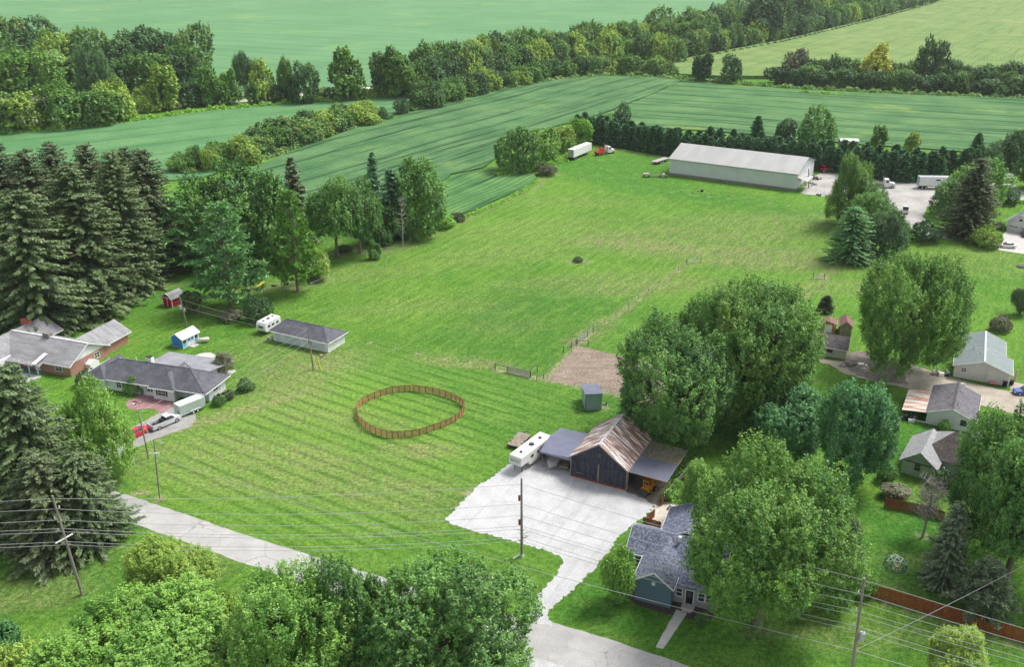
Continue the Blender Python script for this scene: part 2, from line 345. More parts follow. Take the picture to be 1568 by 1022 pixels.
# ---------------------------------------------------------------- sheets (roads, fields, yards)
def sheet(name, pts, z, m, jit=0.3, step=1.5, label=None, close=True, world=False, thick=0):
    q = [Vector(p) if world else at(*p) for p in pts]; out = []
    rnd = random.Random(len(name)*31+int(abs(pts[0][0])))
    for i in range(len(q)):
        a, b = q[i], q[(i+1) % len(q)]; L = (b-a).length; k = max(1, min(400, int(L/step)))
        nrm = Vector((-(b-a).y, (b-a).x, 0)).normalized() if L > 1e-6 else Vector((0, 0, 0))
        for j in range(k):
            p = a.lerp(b, j/k)+nrm*(rnd.uniform(-jit, jit) if j else 0); out.append((p.x, p.y, z))
    import mathutils.geometry as mg
    tri = mg.tessellate_polygon([[Vector(p) for p in out]])
    mb = MB(); mb.v = out
    A = sum(out[i][0]*out[(i+1) % len(out)][1]-out[(i+1) % len(out)][0]*out[i][1] for i in range(len(out)))
    mb.f = [tuple(t) for t in tri]
    me_o = mb.build(name, m)
    me = me_o.data
    # all faces up
    fl = [p.index for p in me.polygons if p.normal.z < 0]
    if fl:
        for i in fl: me.polygons[i].flip()
    me.update()
    if thick:
        s = me_o.modifiers.new('solid', 'SOLIDIFY'); s.thickness = thick; s.offset = -1
    return struct(me_o, label)
def cropmat(name, ang, dark, light, streak, patch, per=1.6, contrast=.5, ns=.05):
    m, n, b, N, L = newmat(name); b.inputs['Roughness'].default_value = .9; b.inputs['Specular IOR Level'].default_value = .1
    v = ncoord(n); vr = ncoord(n, rot=(0, 0, -ang))
    m2 = N('ShaderNodeMapping'); m2.inputs['Scale'].default_value = (.012, .42, 1); L(vr, m2.inputs[0])
    m3 = N('ShaderNodeMapping'); m3.inputs['Scale'].default_value = (.05, 1.3, 1); L(vr, m3.inputs[0])
    col = nmix(n, nnoise(n, v, ns, 4, .6, .35, .65), dark, light)
    col = nmix(n, nmath(n, 'MULTIPLY', nnoise(n, m3.outputs[0], 1, 4, .7, .45, .7), contrast*.7), col, light)
    # rows: dark gaps between the plants
    sx = N('ShaderNodeSeparateXYZ'); L(vr, sx.inputs[0])
    wob = nmath(n, 'MULTIPLY', nnoise(n, v, .008, 2, .5, 0, 1), 26)
    ph = nmath(n, 'ADD', .5, nmath(n, 'MULTIPLY', nmath(n, 'SINE', nmath(n, 'MULTIPLY', nmath(n, 'ADD', sx.outputs[1], wob), 2*math.pi/per)), .5))
    col = nmix(n, nmath(n, 'MULTIPLY', nmath(n, 'POWER', ph, 2.0), contrast*.55), col, streak)
    wide = nmath(n, 'POWER', nmath(n, 'ADD', .5, nmath(n, 'MULTIPLY', nmath(n, 'SINE', nmath(n, 'MULTIPLY', nmath(n, 'ADD', sx.outputs[1], wob), 2*math.pi/(per*6.3))), .5)), 9.0)
    col = nmix(n, nmath(n, 'MULTIPLY', nmath(n, 'MULTIPLY', wide, nnoise(n, m2.outputs[0], 1.5, 3, .6, .42, .6)), contrast*1.3), col, streak)
    col = nmix(n, nmath(n, 'MULTIPLY', nnoise(n, m2.outputs[0], 1, 3, .6, .56, .66), contrast), col, streak)
    col = nmix(n, nmath(n, 'MULTIPLY', nnoise(n, v, .014, 6, .68, .57, .7), .7), col, patch)
    col = nmix(n, .3, col, nmix(n, nnoise(n, v, 1.5, 4, .8, .3, .7), (.1, .1, .1), (.9, .9, .9)), 'OVERLAY')
    L(col, b.inputs['Base Color'])
    nbump(n, nmath(n, 'SUBTRACT', nnoise(n, v, 1.5, 4, .7, 0, 1), nmath(n, 'MULTIPLY', ph, .7)), 1, .25, b)
    return m
SOY_L = cropmat('soybeans_left', dirang((440, 244), (900, 124)), (0.060, 0.156, 0.057), (0.124, 0.244, 0.092), (0.018, 0.061, 0.026), (0.221, 0.313, 0.074), 2.0, .85)
SOY_R = cropmat('soybeans_right', dirang((1050, 150), (1568, 182)), (0.064, 0.166, 0.059), (0.133, 0.258, 0.092), (0.018, 0.064, 0.026), (0.239, 0.313, 0.074), 2.6, .9)
SOY_N = cropmat('soybeans_near', dirang((680, 325), (800, 270)), (0.055, 0.155, 0.045), (0.13, 0.26, 0.08), (0.02, 0.07, 0.025), (0.28, 0.34, 0.09), 2.2, .8)
FARSOY = cropmat('far_soybeans', dirang((0, 60), (600, 95)), (0.102, 0.234, 0.102), (0.143, 0.283, 0.131), (0.070, 0.172, 0.074), (0.197, 0.328, 0.098), 4, .6, .012)
MIDSOY = cropmat('middle_soybeans', dirang((60, 205), (600, 150)), (0.081, 0.212, 0.081), (0.128, 0.264, 0.106), (0.034, 0.102, 0.047), (0.170, 0.289, 0.093), 3, .4)
CORN = cropmat('corn', dirang((1060, 100), (1430, 5)), (0.131, 0.213, 0.061), (0.197, 0.279, 0.090), (0.074, 0.131, 0.037), (0.279, 0.312, 0.131), 2.4, .45)
def slabfield(name, pts, top, m, label):
    o = sheet(name, pts, top, m, .5, 4, label); s = o.modifiers.new('solid', 'SOLIDIFY'); s.thickness = top-.006; s.offset = -1
    return o
slabfield('field', [(-500, 175), (-100, 178), (150, 172), (400, 146), (690, 122), (900, 70), (1040, 32), (1180, -12), (1280, -45), (500, -70), (-600, -70)], .55, FARSOY, 'wide pale green bean field beyond the far road')
slabfield('field', [(-250, 240), (-60, 214), (0, 207), (60, 201), (160, 193), (200, 185), (330, 170), (480, 158), (560, 152), (640, 148), (650, 160), (590, 180), (500, 205), (400, 245), (300, 275), (100, 290), (-250, 330)], .5, MIDSOY, 'narrow bean field between the wood and the hedge')
slabfield('field', [(330, 285), (450, 232), (560, 192), (600, 182), (700, 152), (780, 134), (860, 122), (920, 117), (1000, 119), (1045, 124), (985, 150), (930, 172), (880, 188), (800, 205), (765, 240), (740, 258), (690, 268), (672, 285), (660, 305), (450, 330)], .55, SOY_L, 'dark green bean field sloping up behind the yard trees')
slabfield('field', [(1047, 124.5), (1100, 131), (1200, 137), (1300, 143), (1568, 152), (1900, 160), (1900, 262), (1568, 240), (1400, 228), (1250, 217), (1130, 205), (1010, 197), (930, 192), (884, 189), (932, 173), (987, 151)], .55, SOY_R, 'row crop bean field behind the windbreak')
slabfield('field', [(664, 306), (676, 288), (694, 271), (742, 261), (790, 262), (818, 268), (822, 275), (806, 288), (770, 303), (710, 328), (680, 336), (655, 335)], .5, SOY_N, 'rounded end of the bean field beside the meadow')
slabfield('field', [(1030, 99), (1060, 91), (1200, 64), (1330, 32), (1430, 4), (1470, 0), (1568, -4), (1900, -12), (1900, 150), (1568, 142), (1300, 128), (1200, 121), (1110, 121), (1040, 118)], 2.0, CORN, 'pale yellow green corn field on the right')
def roadmat():
    m, n, b, N, L = newmat('asphalt'); b.inputs['Roughness'].default_value = .9; v = ncoord(n)
    col = nmix(n, nnoise(n, v, .35, 5, .65, .35, .65), (.42, .41, .395), (.33, .325, .315))
    vo = N('ShaderNodeTexVoronoi'); vo.feature = 'DISTANCE_TO_EDGE'; vo.inputs['Scale'].default_value = .22
    wv = N('ShaderNodeVectorMath'); wv.operation = 'ADD'; L(v, wv.inputs[0]); tn = N('ShaderNodeTexNoise'); tn.inputs['Scale'].default_value = .8; L(v, tn.inputs['Vector']); L(tn.outputs['Color'], wv.inputs[1]); L(wv.outputs[0], vo.inputs['Vector'])
    ck = nmath(n, 'MULTIPLY', nmath(n, 'LESS_THAN', vo.outputs['Distance'], .012), nnoise(n, v, .12, 3, .6, .45, .6))
    col = nmix(n, nmath(n, 'MULTIPLY', ck, .7), col, (.17, .165, .16))
    col = nmix(n, nmath(n, 'MULTIPLY', nnoise(n, v, .09, 3, .6, .56, .6), .35), col, (.27, .265, .26))
    col = nmix(n, .35, col, nmix(n, nnoise(n, v, 9, 3, .7, .3, .7), (0, 0, 0), (1, 1, 1)), 'OVERLAY')
    L(col, b.inputs['Base Color']); return m
ROADM = roadmat()
def gravelmat():
    m, n, b, N, L = newmat('white_gravel'); b.inputs['Roughness'].default_value = .95; v = ncoord(n)
    col = nmix(n, nnoise(n, v, .3, 6, .7, .42, .66), (.5, .5, .51), (.4, .4, .405))
    dr = ncoord(n, rot=(0, 0, -dirang((830, 930), (935, 790)))); mp = N('ShaderNodeMapping'); mp.inputs['Scale'].default_value = (.05, .9, 1); L(dr, mp.inputs[0])
    col = nmix(n, nmath(n, 'MULTIPLY', nnoise(n, mp.outputs[0], 1, 4, .6, .52, .64), .3), col, (.3, .29, .27))
    col = nmix(n, nmath(n, 'MULTIPLY', nnoise(n, v, .9, 5, .7, .62, .68), .5), col, (.27, .26, .23))
    g = nnoise(n, v, 6, 4, .8, .32, .68); col = nmix(n, .4, col, nmix(n, g, (.05, .05, .05), (.95, .95, .95)), 'OVERLAY')
    L(col, b.inputs['Base Color']); nbump(n, g, .8, .04, b); return m
GRAVEL = gravelmat()
TANGR = mat('tan_gravel', (.42, .38, .32), (.3, .26, .2), .3, .95, grain=.5, gs=5, bump=.04, bs_=5)
SAND = mat('arena_sand', (.275, .22, .17), (.18, .14, .11), .25, .95, stretch=(1, 3, 1), grain=.5, gs=2.5, bump=.12, bs_=2)
DRIVE = mat('worn_concrete_drive', (.33, .32, .3), (.24, .235, .225), .5, .9, grain=.25, gs=5)
PAVER = mat('pink_pavers', (.26, .13, .14), (.34, .2, .2), .8, .9, grain=.4, gs=6)
MULCH = mat('dark_mulch', (.05, .038, .032), (.1, .08, .07), 3, .95, grain=.4, gs=8)
YARDM = mat('gravel_yard', (.43, .42, .4), (.29, .28, .26), .12, .95, grain=.5, gs=3, bump=.04, bs_=4)
sheet('road', [(-400, 622), (-60, 690), (60, 720), (140, 741), (187, 756), (260, 780), (350, 811), (430, 837), (490, 856), (600, 889), (740, 930), (800, 948), (850, 955), (950, 985), (1050, 1020), (1300, 1105), (1600, 1200), (1500, 1270), (1200, 1150), (1000, 1068), (880, 1028), (800, 1003), (600, 939), (480, 900), (370, 862), (215, 806), (140, 778), (40, 745), (-60, 718), (-400, 640)], .008, ROADM, .12, 1.2, 'grey asphalt country road')
sheet('shoulder', [(795, 1000), (850, 1018), (960, 1056), (900, 1050), (830, 1030), (790, 1012)], .012, GRAVEL, .2, .8, 'gravel shoulder')
sheet('driveway', [(682, 797), (700, 777), (720, 757), (735, 742), (757, 730), (775, 714), (800, 700), (840, 690), (900, 700), (985, 735), (1004, 764), (1000, 778), (985, 794), (966, 806), (944, 827), (929, 849), (916, 864), (898, 884), (880, 902), (858, 920), (840, 937), (838, 944), (846, 955), (852, 961), (788, 951), (802, 939), (817, 920), (832, 902), (848, 884), (858, 870), (862, 860), (858, 853), (837, 844), (800, 833), (760, 823), (720, 812), (695, 805)], .014, GRAVEL, .26, .35, 'white gravel drive and parking pad')
sheet('slab', [(1006, 763), (1030, 772), (1058, 786), (1062, 795), (1045, 803), (1000, 812), (988, 799), (1002, 778)], .02, mat('tan_concrete', (.55, .51, .43), (.45, .41, .34), .8, .9, grain=.3, gs=5), .1, 1, 'tan concrete slab')
sheet('arena_sand', [(838, 581), (884, 530), (915, 537), (950, 546), (1010, 560), (1020, 600), (1000, 618), (940, 602), (890, 592)], .01, SAND, .25, 1, 'brown sand riding arena')
sheet('driveway', [(300, 642), (290, 655), (235, 673), (200, 690), (165, 708), (120, 728), (80, 728), (120, 703), (150, 685), (185, 664), (222, 645), (250, 629), (270, 622), (298, 628)], .012, DRIVE, .12, 1, 'grey concrete drive beside the white house')
sheet('patio', [(192, 620), (197, 614), (210, 608), (226, 600), (244, 606), (268, 618), (262, 624), (246, 634), (236, 627), (225, 626), (212, 628), (198, 627)], .018, PAVER, .08, .8, 'pink brick paver patio')
sheet('patio', [(291, 548), (305, 542), (322, 540), (332, 545), (326, 556), (310, 560), (296, 558)], .016, CONC, .1, 1, 'white concrete patio behind the white house')
sheet('path', [(342, 571), (352, 565), (362, 568), (352, 575)], .012, CONC, .05, 1, 'small concrete pad')
sheet('path', [(1004, 992), (1015, 995), (1052, 940), (1036, 934)], .014, CONC, .05, .8, 'concrete front walk of the blue house')
sheet('bed', [(944, 905), (960, 914), (972, 926), (1025, 942), (1036, 945), (1060, 950), (1075, 957), (1095, 945), (1085, 928), (1000, 910), (960, 895)], .009, MULCH, .15, .6, 'dark mulch bed around the blue house')
sheet('gravel_drive', [(1236, 538), (1262, 550), (1300, 556), (1340, 545), (1400, 560), (1450, 577), (1500, 590), (1545, 600), (1552, 585), (1575, 592), (1640, 610), (1660, 660), (1568, 612+26), (1500, 620), (1440, 606), (1380, 593), (1320, 580), (1292, 572), (1270, 558), (1240, 551)], .012, TANGR, .25, .9, 'tan gravel drive on the right')
sheet('mud', [(1298, 540), (1330, 538), (1380, 560), (1390, 590), (1340, 583), (1310, 575), (1292, 560)], .018, mat('dark_mud', (.13, .115, .1), (.24, .21, .18), .5, .95, grain=.4, gs=4), .4, .8, 'dark bare earth beside the beige garage')
sheet('gravel_yard', [(1226, 296), (1232, 286), (1250, 268), (1262, 262), (1300, 264), (1350, 270), (1420, 282), (1480, 290), (1568, 292), (1640, 296), (1640, 312), (1568, 309), (1520, 303), (1480, 306), (1440, 309), (1420, 318), (1414, 330), (1418, 342), (1440, 352), (1470, 357), (1500, 362), (1535, 372), (1530, 378), (1490, 370), (1430, 364), (1400, 356), (1380, 330), (1350, 315), (1290, 304)], .012, YARDM, .4, 1.5, 'pale gravel truck yard and lane')
sheet('driveway', [(1537, 358), (1543, 352), (1640, 366), (1640, 400), (1568, 389), (1528, 383)], .016, CONC, .1, 1, 'concrete apron of the right hand garage')
sheet('path', [(-60, 560), (0, 568), (25, 563), (60, 572), (64, 578), (50, 582), (30, 590), (18, 588), (40, 578), (20, 570), (0, 578), (-60, 575)], .012, CONC, .05, 1, 'concrete front walk of the brick house')
sheet('far_road', [(-400, 196), (-60, 191), (150, 173.5), (300, 159), (480, 141), (580, 131), (690, 122.5), (900, 71), (1040, 33), (1180, -11), (1192, -11), (1046, 36), (904, 75), (693, 126), (580, 134.5), (480, 145), (300, 163), (150, 178), (-60, 196), (-400, 201)], .02, CONC, .2, 3, 'pale country road behind the far field')
sheet('bare_bank', [(1110, 12), (1180, -6), (1240, -14), (1270, -8), (1200, 8), (1150, 20)], .03, TANGR, .8, 4, 'pale bare bank beyond the far hedgerow')
# ---------------------------------------------------------------- trees
def leafmesh(name, C, U, V, var):
    n = len(C); co = np.empty((n, 4, 3), np.float32)
    co[:, 0] = C-U; co[:, 1] = C+V*.8-U*.1; co[:, 2] = C+U; co[:, 3] = C-V*.8-U*.1
    me = bpy.data.meshes.new(name); me.vertices.add(n*4); me.vertices.foreach_set('co', co.ravel())
    me.loops.add(n*4); me.loops.foreach_set('vertex_index', np.arange(n*4))
    me.polygons.add(n); me.polygons.foreach_set('loop_start', np.arange(n)*4); me.polygons.foreach_set('loop_total', np.full(n, 4))
    a = me.attributes.new('var', 'FLOAT', 'FACE'); a.data.foreach_set('value', np.clip(var, 0, 1).astype(np.float32))
    me.materials.append(LM['mid']); me.update(); return me
def unit(a): return a/np.maximum(np.linalg.norm(a, axis=-1, keepdims=True), 1e-9)
def limbs(rs, Ht, Wd, zb, fork, n1=6, n2=4, r0=.38, lean=.0):
    mb = MB(); top = Vector((rs.normal()*.03*Ht, rs.normal()*.03*Ht, Ht*.8))
    base = Vector((0, 0, -.1)); f = Vector((0, 0, fork))
    mb.tube([base, Vector((0, 0, .5)), f, f.lerp(top, .5)+Vector((.3, .2, 0)), top], [r0*1.35, r0, r0*.8, r0*.45, .04], 8)
    for i in range(n1):
        a = 2*math.pi*(i+rs.rand()*.6)/n1; t = rs.uniform(0, .55); s = f.lerp(top, t)
        rr = Wd/2*rs.uniform(.55, .85)*(1-.3*t); e = Vector((math.cos(a)*rr, math.sin(a)*rr, s.z+(Ht-s.z)*rs.uniform(.35, .75)))
        mid = s.lerp(e, .5)+Vector((0, 0, -.04*Ht)); q = r0*(.5-.25*t)
        mb.tube([s, mid, e], [q, q*.6, .04], 5)
        for j in range(n2):
            s2 = (s.lerp(mid, rs.uniform(.3, 1)) if rs.rand() < .5 else mid.lerp(e, rs.uniform(0, .6)))
            b = a+rs.uniform(-1, 1); l = Wd*.25*rs.uniform(.6, 1.1)
            mb.tube([s2, s2+Vector((math.cos(b)*l*.7, math.sin(b)*l*.7, l*rs.uniform(.3, .9)))], [q*.4, .03], 4)
    return mb
def broad(seed, Ht=15., Wd=13., zb=.12, nl=26, ns=4500, per=11, leaf=.23, up=.5, lob=(.2, .34), spr=1.0, droop=0, top=1.0, flat=1.0):
    rs = np.random.RandomState(seed)
    c0 = Ht*(1+zb)/2; rz = Ht*(1-zb)/2; rx = Wd/2
    d = unit(rs.normal(size=(nl, 3))); d[:, 2] = np.abs(d[:, 2])*1.2-.45 if up > 0 else d[:, 2]; d = unit(d)
    k = rs.uniform(.3, .8, nl)[:, None]; sc = np.array([rx, rx, rz])
    LC = d*k*sc+np.array([0, 0, c0]); LC[:, 2] += rz*.08; LC[:, :2] *= (1+(.4 if up < .7 else .12)*np.clip(d[:, 2:3], 0, 1))
    # narrower towards the ground
    LR = rs.uniform(*lob, nl)*Wd; LV = rs.uniform(-.25, .25, nl)
    LR = np.minimum(LR, (1.02-np.linalg.norm((LC-[0, 0, c0])/sc, axis=1))*Wd*.62+.09*Wd)
    w = LR**2; li = rs.choice(nl, ns*2, p=w/w.sum()); dn = unit(rs.normal(size=(ns*2, 3)))
    rr = rs.uniform(.72, 1.04, ns*2)[:, None]; P = LC[li]+dn*LR[li][:, None]*rr*np.array([1, 1, flat])
    inside = np.zeros(len(P), bool)
    for j in range(nl): inside |= (np.linalg.norm(P-LC[j], axis=1) < LR[j]*.74)
    ok = (~inside) & (dn[:, 2] > -.75) & (P[:, 2] > Ht*zb*.6)
    P, dn, li = P[ok][:ns], dn[ok][:ns], li[ok][:ns]; m = len(P)
    outw = unit(P-np.array([0, 0, c0-rz*.4])); ax = unit(dn*.6+outw*.55+np.array([0, 0, up])+rs.normal(size=(m, 3))*.3)
    SL = spr*rs.uniform(.55, 1.25, m)*Wd/13
    t = rs.uniform(-.35, 1, (m, per)); off = rs.normal(size=(m, per, 3))*(SL[:, None, None]*.21*(1.15-t[..., None]*.75))
    C = P[:, None]+ax[:, None]*t[..., None]*SL[:, None, None]+off
    if droop: C[..., 2] -= droop*np.clip(t, 0, 1)**2*SL[:, None]
    nr = unit(outw[:, None]*.9+np.array([0, 0, .45])+rs.normal(size=(m, per, 3))*.75); r2 = unit(rs.normal(size=(m, per, 3)))
    U = unit(ax[:, None]*.7+r2*.8); U = unit(U-nr*(U*nr).sum(-1, keepdims=True)); V = np.cross(nr, U)
    s = leaf*rs.uniform(.7, 1.35, (m, per, 1))
    # uneven outline: the crown bulges and thins in a few directions, then is fitted to its stated size
    rel = C-np.array([0, 0, c0]); dd = unit(rel); bump = np.zeros(C.shape[:2])
    for j in range(9):
        bd = unit(rs.normal(size=3)); bump += rs.uniform(-.09, .12)*np.exp(4*((dd*bd).sum(-1)-1))*1.6
    C = np.array([0, 0, c0])+rel*(1+bump[..., None])
    rxy = np.percentile(np.linalg.norm(C[..., :2], axis=-1), 98.5); C[..., :2] *= Wd/2/rxy*1.1
    zlo, zhi = np.percentile(C[..., 2], .3), np.percentile(C[..., 2], 99.8); C[..., 2] = Ht*max(zb, .0)+(C[..., 2]-zlo)/(zhi-zlo)*(Ht-Ht*max(zb, .0))
    var = .45+LV[li][:, None]+rs.normal(size=(m, 1))*.22+rs.normal(size=(m, per))*.12
    return leafmesh('crown', C.reshape(-1, 3), (U*s*1.25).reshape(-1, 3), (V*s*.8).reshape(-1, 3), var.reshape(-1)), limbs(rs, Ht, Wd, zb, Ht*max(zb, .12)*1.2)
def spruce(seed, Ht=24., Wd=10., nb=420, sp=.3, tw=.75, wid=.13, zb=.03, dro=.28, pw=.8, hang=.5, k=3):
    rs = np.random.RandomState(seed); CC, UU, VV, vv = [], [], [], []
    zs = zb*Ht+(Ht*.985-zb*Ht)*rs.beta(1, 1.1, nb); 
    for z in zs:
        a = rs.uniform(0, 2*math.pi); f = 1-z/Ht
        L = Wd/2*(f**pw)*rs.uniform(.6, 1.12)*(1+.12*math.sin(3*a+z*.35))+.25; rad = np.array([math.cos(a), math.sin(a), 0]); side = np.array([-rad[1], rad[0], 0])
        n = max(4, int(L/sp)); t = np.linspace(.12, 1, n); bv = rs.normal()*.12
        zz = z-dro*L*t+.5*dro*L*t**2+(.25*L*t*(1-f)*1.2)
        Pt = rad*(L*t)[:, None]; Pt[:, 2] = zz
        for q in range(k):
            sg = (-1, 1, 0, .4)[q % 4]; lat = side*sg*.75*(1-.55*t)[:, None]
            D = unit(lat+rad*.55+np.array([0, 0, -1])*(hang*rs.uniform(.3, 1.2, (n, 1)))+rs.normal(size=(n, 3))*.22)
            l = tw*rs.uniform(.6, 1.2, (n, 1))*(.55+.45*f**.5)*(1.15-.4*t[:, None])
            nn = unit(np.array([0, 0, 1])+rad*.5+rs.normal(size=(n, 3))*.45); V = unit(np.cross(nn, D))
            CC.append(Pt+D*l*.55+rs.normal(size=(n, 3))*.06); UU.append(D*l*.6); VV.append(V*wid*rs.uniform(.7, 1.5, (n, 1))*1.6); vv.append(.42+bv+rs.normal(size=n)*.15+.18*t)
    me = leafmesh('crown', np.concatenate(CC), np.concatenate(UU), np.concatenate(VV), np.concatenate(vv))
    mb = MB(); mb.tube([(0, 0, -.1), (0, 0, Ht*.5), (0, 0, Ht*.98)], [Ht*.014, Ht*.008, .03], 8)
    for i in range(40):
        z = rs.uniform(.08, .9)*Ht; a = rs.uniform(0, 6.28); L = Wd/2*(1-z/Ht)**pw*.8; mb.tube([(0, 0, z), (math.cos(a)*L, math.sin(a)*L, z-.15*L)], [.07, .02], 4)
    return me, mb
def pine(seed, Ht=18., Wd=10., wh=17, nbw=6, tuft=9, leaf=.3):
    rs = np.random.RandomState(seed); CC, UU, VV, vv = [], [], [], []; mb = MB()
    mb.tube([(0, 0, -.1), (.1, 0, Ht*.5), (0, 0, Ht*.97)], [.3, .2, .04], 8)
    for w in range(wh):
        z0 = Ht*(.14+.84*w/wh); f = 1-z0/Ht
        prof = min(1, (f/.75)**.75)*(.75+.25*min(1, (z0/Ht)/.3)); nb = nbw+rs.randint(-1, 2)
        a0 = rs.uniform(0, 6)
        for i in range(nb):
            a = a0+2*math.pi*i/nb+rs.normal()*.15; L = Wd/2*prof*rs.uniform(.7, 1.12)+.3; z = z0+rs.normal()*.25
            rad = np.array([math.cos(a), math.sin(a), 0.]); side = np.array([-rad[1], rad[0], 0.])
            e = rad*L+[0, 0, z+.12*L]; mb.tube([(0, 0, z-.1*L), tuple(rad*L*.5+[0, 0, z-.02*L]), tuple(e)], [.08, .05, .02], 4)
            nt_ = max(5, int(L*3.4)); t = rs.uniform(.3, 1.02, nt_)
            q = rad*(L*t)[:, None]+side*(rs.uniform(-1, 1, nt_)*L*.26*(1.25-t))[:, None]; q[:, 2] += z+.12*L*t**2+rs.normal(size=nt_)*.08
            bv = rs.normal()*.12
            D = unit(rad*.5+np.array([0, 0, .55])+rs.normal(size=(nt_, tuft, 3))*.6); l = leaf*rs.uniform(.7, 1.4, (nt_, tuft, 1))
            nn = unit(np.array([0, 0, 1.])+rs.normal(size=(nt_, tuft, 3))*.5); V = unit(np.cross(nn, D))
            CC.append((q[:, None]+D*l*.9).reshape(-1, 3)); UU.append((D*l*1.25).reshape(-1, 3)); VV.append((V*l*.42).reshape(-1, 3)); vv.append((.45+bv+rs.normal(size=(nt_, tuft))*.15).ravel())
    return leafmesh('crown', np.concatenate(CC), np.concatenate(UU), np.concatenate(VV), np.concatenate(vv)), mb
def dead(seed, Ht=12., Wd=6., n=26, sub=5):
    rs = np.random.RandomState(seed); mb = MB(); mb.tube([(0, 0, -.1), (.15, 0, Ht*.5), (0, .1, Ht)], [.2, .13, .03], 7); tw = MB()
    for i in range(n):
        z = Ht*rs.uniform(.3, .98); a = rs.uniform(0, 6.28); L = Wd/2*rs.uniform(.4, 1)*(1.15-.5*z/Ht); s = Vector((0, 0, z)); e = s+Vector((math.cos(a)*L, math.sin(a)*L, L*rs.uniform(.1, .7)))
        mb.tube([s, s.lerp(e, .5)+Vector((0, 0, -.1)), e], [.06, .045, .015], 4)
        for j in range(sub):
            p = s.lerp(e, rs.uniform(.3, 1)); mb.tube([p, p+Vector(rs.normal(size=3)*.45*Wd/6)+Vector((0, 0, .2))], [.025, .012], 3)
    return mb
PROTO = {}
def setproto(kind, lod, args, Ht, Wd, pale=False):
    me, mb = args; tm = mb.build('trunk', BARKP if pale else BARK).data
    for o in [o for o in COL.objects if o.data == tm]: bpy.data.objects.remove(o)
    PROTO.setdefault((kind, lod), []).append((me, tm, Ht, Wd))
for s in range(3):
    setproto('broad', 0, broad(10+s, zb=.1, ns=3000, per=36, leaf=.125, nl=40, up=.4, lob=(.1, .25)), 15, 13)
    setproto('skirt', 0, broad(210+s, zb=.24, ns=4600, per=44, leaf=.082, nl=50, up=.6, lob=(.08, .23), spr=.85), 15, 13)
    setproto('huge', 0, broad(200+s, zb=.12, ns=5200, per=44, leaf=.088, nl=56, up=.6, lob=(.08, .22), spr=.8), 15, 13)
    setproto('open', 0, broad(15+s, zb=.28, ns=2600, per=24, leaf=.14, nl=26, up=.45, lob=(.12, .26)), 15, 13)
    setproto('round', 0, broad(20+s, ns=4600, per=40, leaf=.09, nl=56, up=.15, zb=.04, lob=(.09, .21), spr=.7), 15, 13)
    setproto('tall', 0, broad(30+s, Wd=10, zb=.08, ns=3200, per=40, leaf=.088, nl=40, up=.9, lob=(.12, .25), spr=1.25), 15, 10)
    setproto('broad', 1, broad(40+s, zb=.03, ns=1900, per=16, leaf=.21, nl=32, up=.4, lob=(.13, .26)), 15, 13)
    setproto('round', 1, broad(50+s, ns=1900, per=16, leaf=.21, nl=36, up=.2, zb=.02, lob=(.12, .24)), 15, 13)
    setproto('tall', 1, broad(60+s, Wd=9, zb=.04, ns=1700, per=14, leaf=.2, nl=28, up=.8, lob=(.13, .26), spr=1.2), 15, 9)
    setproto('broad', 2, broad(70+s, zb=.03, ns=1100, per=15, leaf=.3, nl=28, up=.4, lob=(.14, .28)), 15, 13)
    setproto('round', 2, broad(80+s, ns=1100, per=15, leaf=.3, nl=30, up=.2, zb=.02, lob=(.14, .28)), 15, 13)
    setproto('tall', 2, broad(90+s, Wd=9, zb=.04, ns=800, per=10, leaf=.36, nl=24, up=.6, lob=(.14, .28)), 15, 9)
    setproto('bush', 0, broad(100+s, Ht=5, Wd=6, zb=-.1, ns=1500, per=14, leaf=.11, nl=24, up=.3, lob=(.16, .3), spr=.9), 5, 6)
    setproto('spruce', 0, spruce(110+s, Wd=11, nb=[760, 700, 640][s], sp=.22, pw=[.46, .58, .4][s], dro=[.3, .2, .36][s], hang=[.6, .45, .9][s], tw=.62, wid=.075, k=4), 24, 11)
    setproto('spruce', 1, spruce(120+s, nb=330, sp=.4, tw=1.0, wid=.2), 24, 10)
    setproto('spruce', 2, spruce(130+s, nb=160, sp=.7, tw=1.5, wid=.36), 24, 10)
    setproto('fir', 1, spruce(140+s, Ht=9, Wd=5, nb=200, sp=.3, tw=.75, wid=.2, dro=.0, hang=-.6, pw=.6), 9, 5)
    setproto('pine', 0, pine(150+s), 18, 10)
setproto('willow', 0, broad(170, Ht=6, Wd=6, zb=.1, ns=1500, per=12, leaf=.14, nl=16, up=-.5, spr=1.8, droop=1.2), 6, 6)
for k, a in (('bush', (0,)), ('pine', (0,)), ('willow', (0,))):
    for l in (1, 2): PROTO[(k, l)] = PROTO[(k, 0)]
PROTO[('skirt', 1)] = PROTO[('skirt', 2)] = PROTO[('skirt', 0)]; PROTO[('huge', 1)] = PROTO[('huge', 2)] = PROTO[('huge', 0)]; PROTO[('open', 1)] = PROTO[('open', 2)] = PROTO[('open', 0)]; PROTO[('fir', 0)] = PROTO[('fir', 2)] = PROTO[('fir', 1)]
TN = [0]
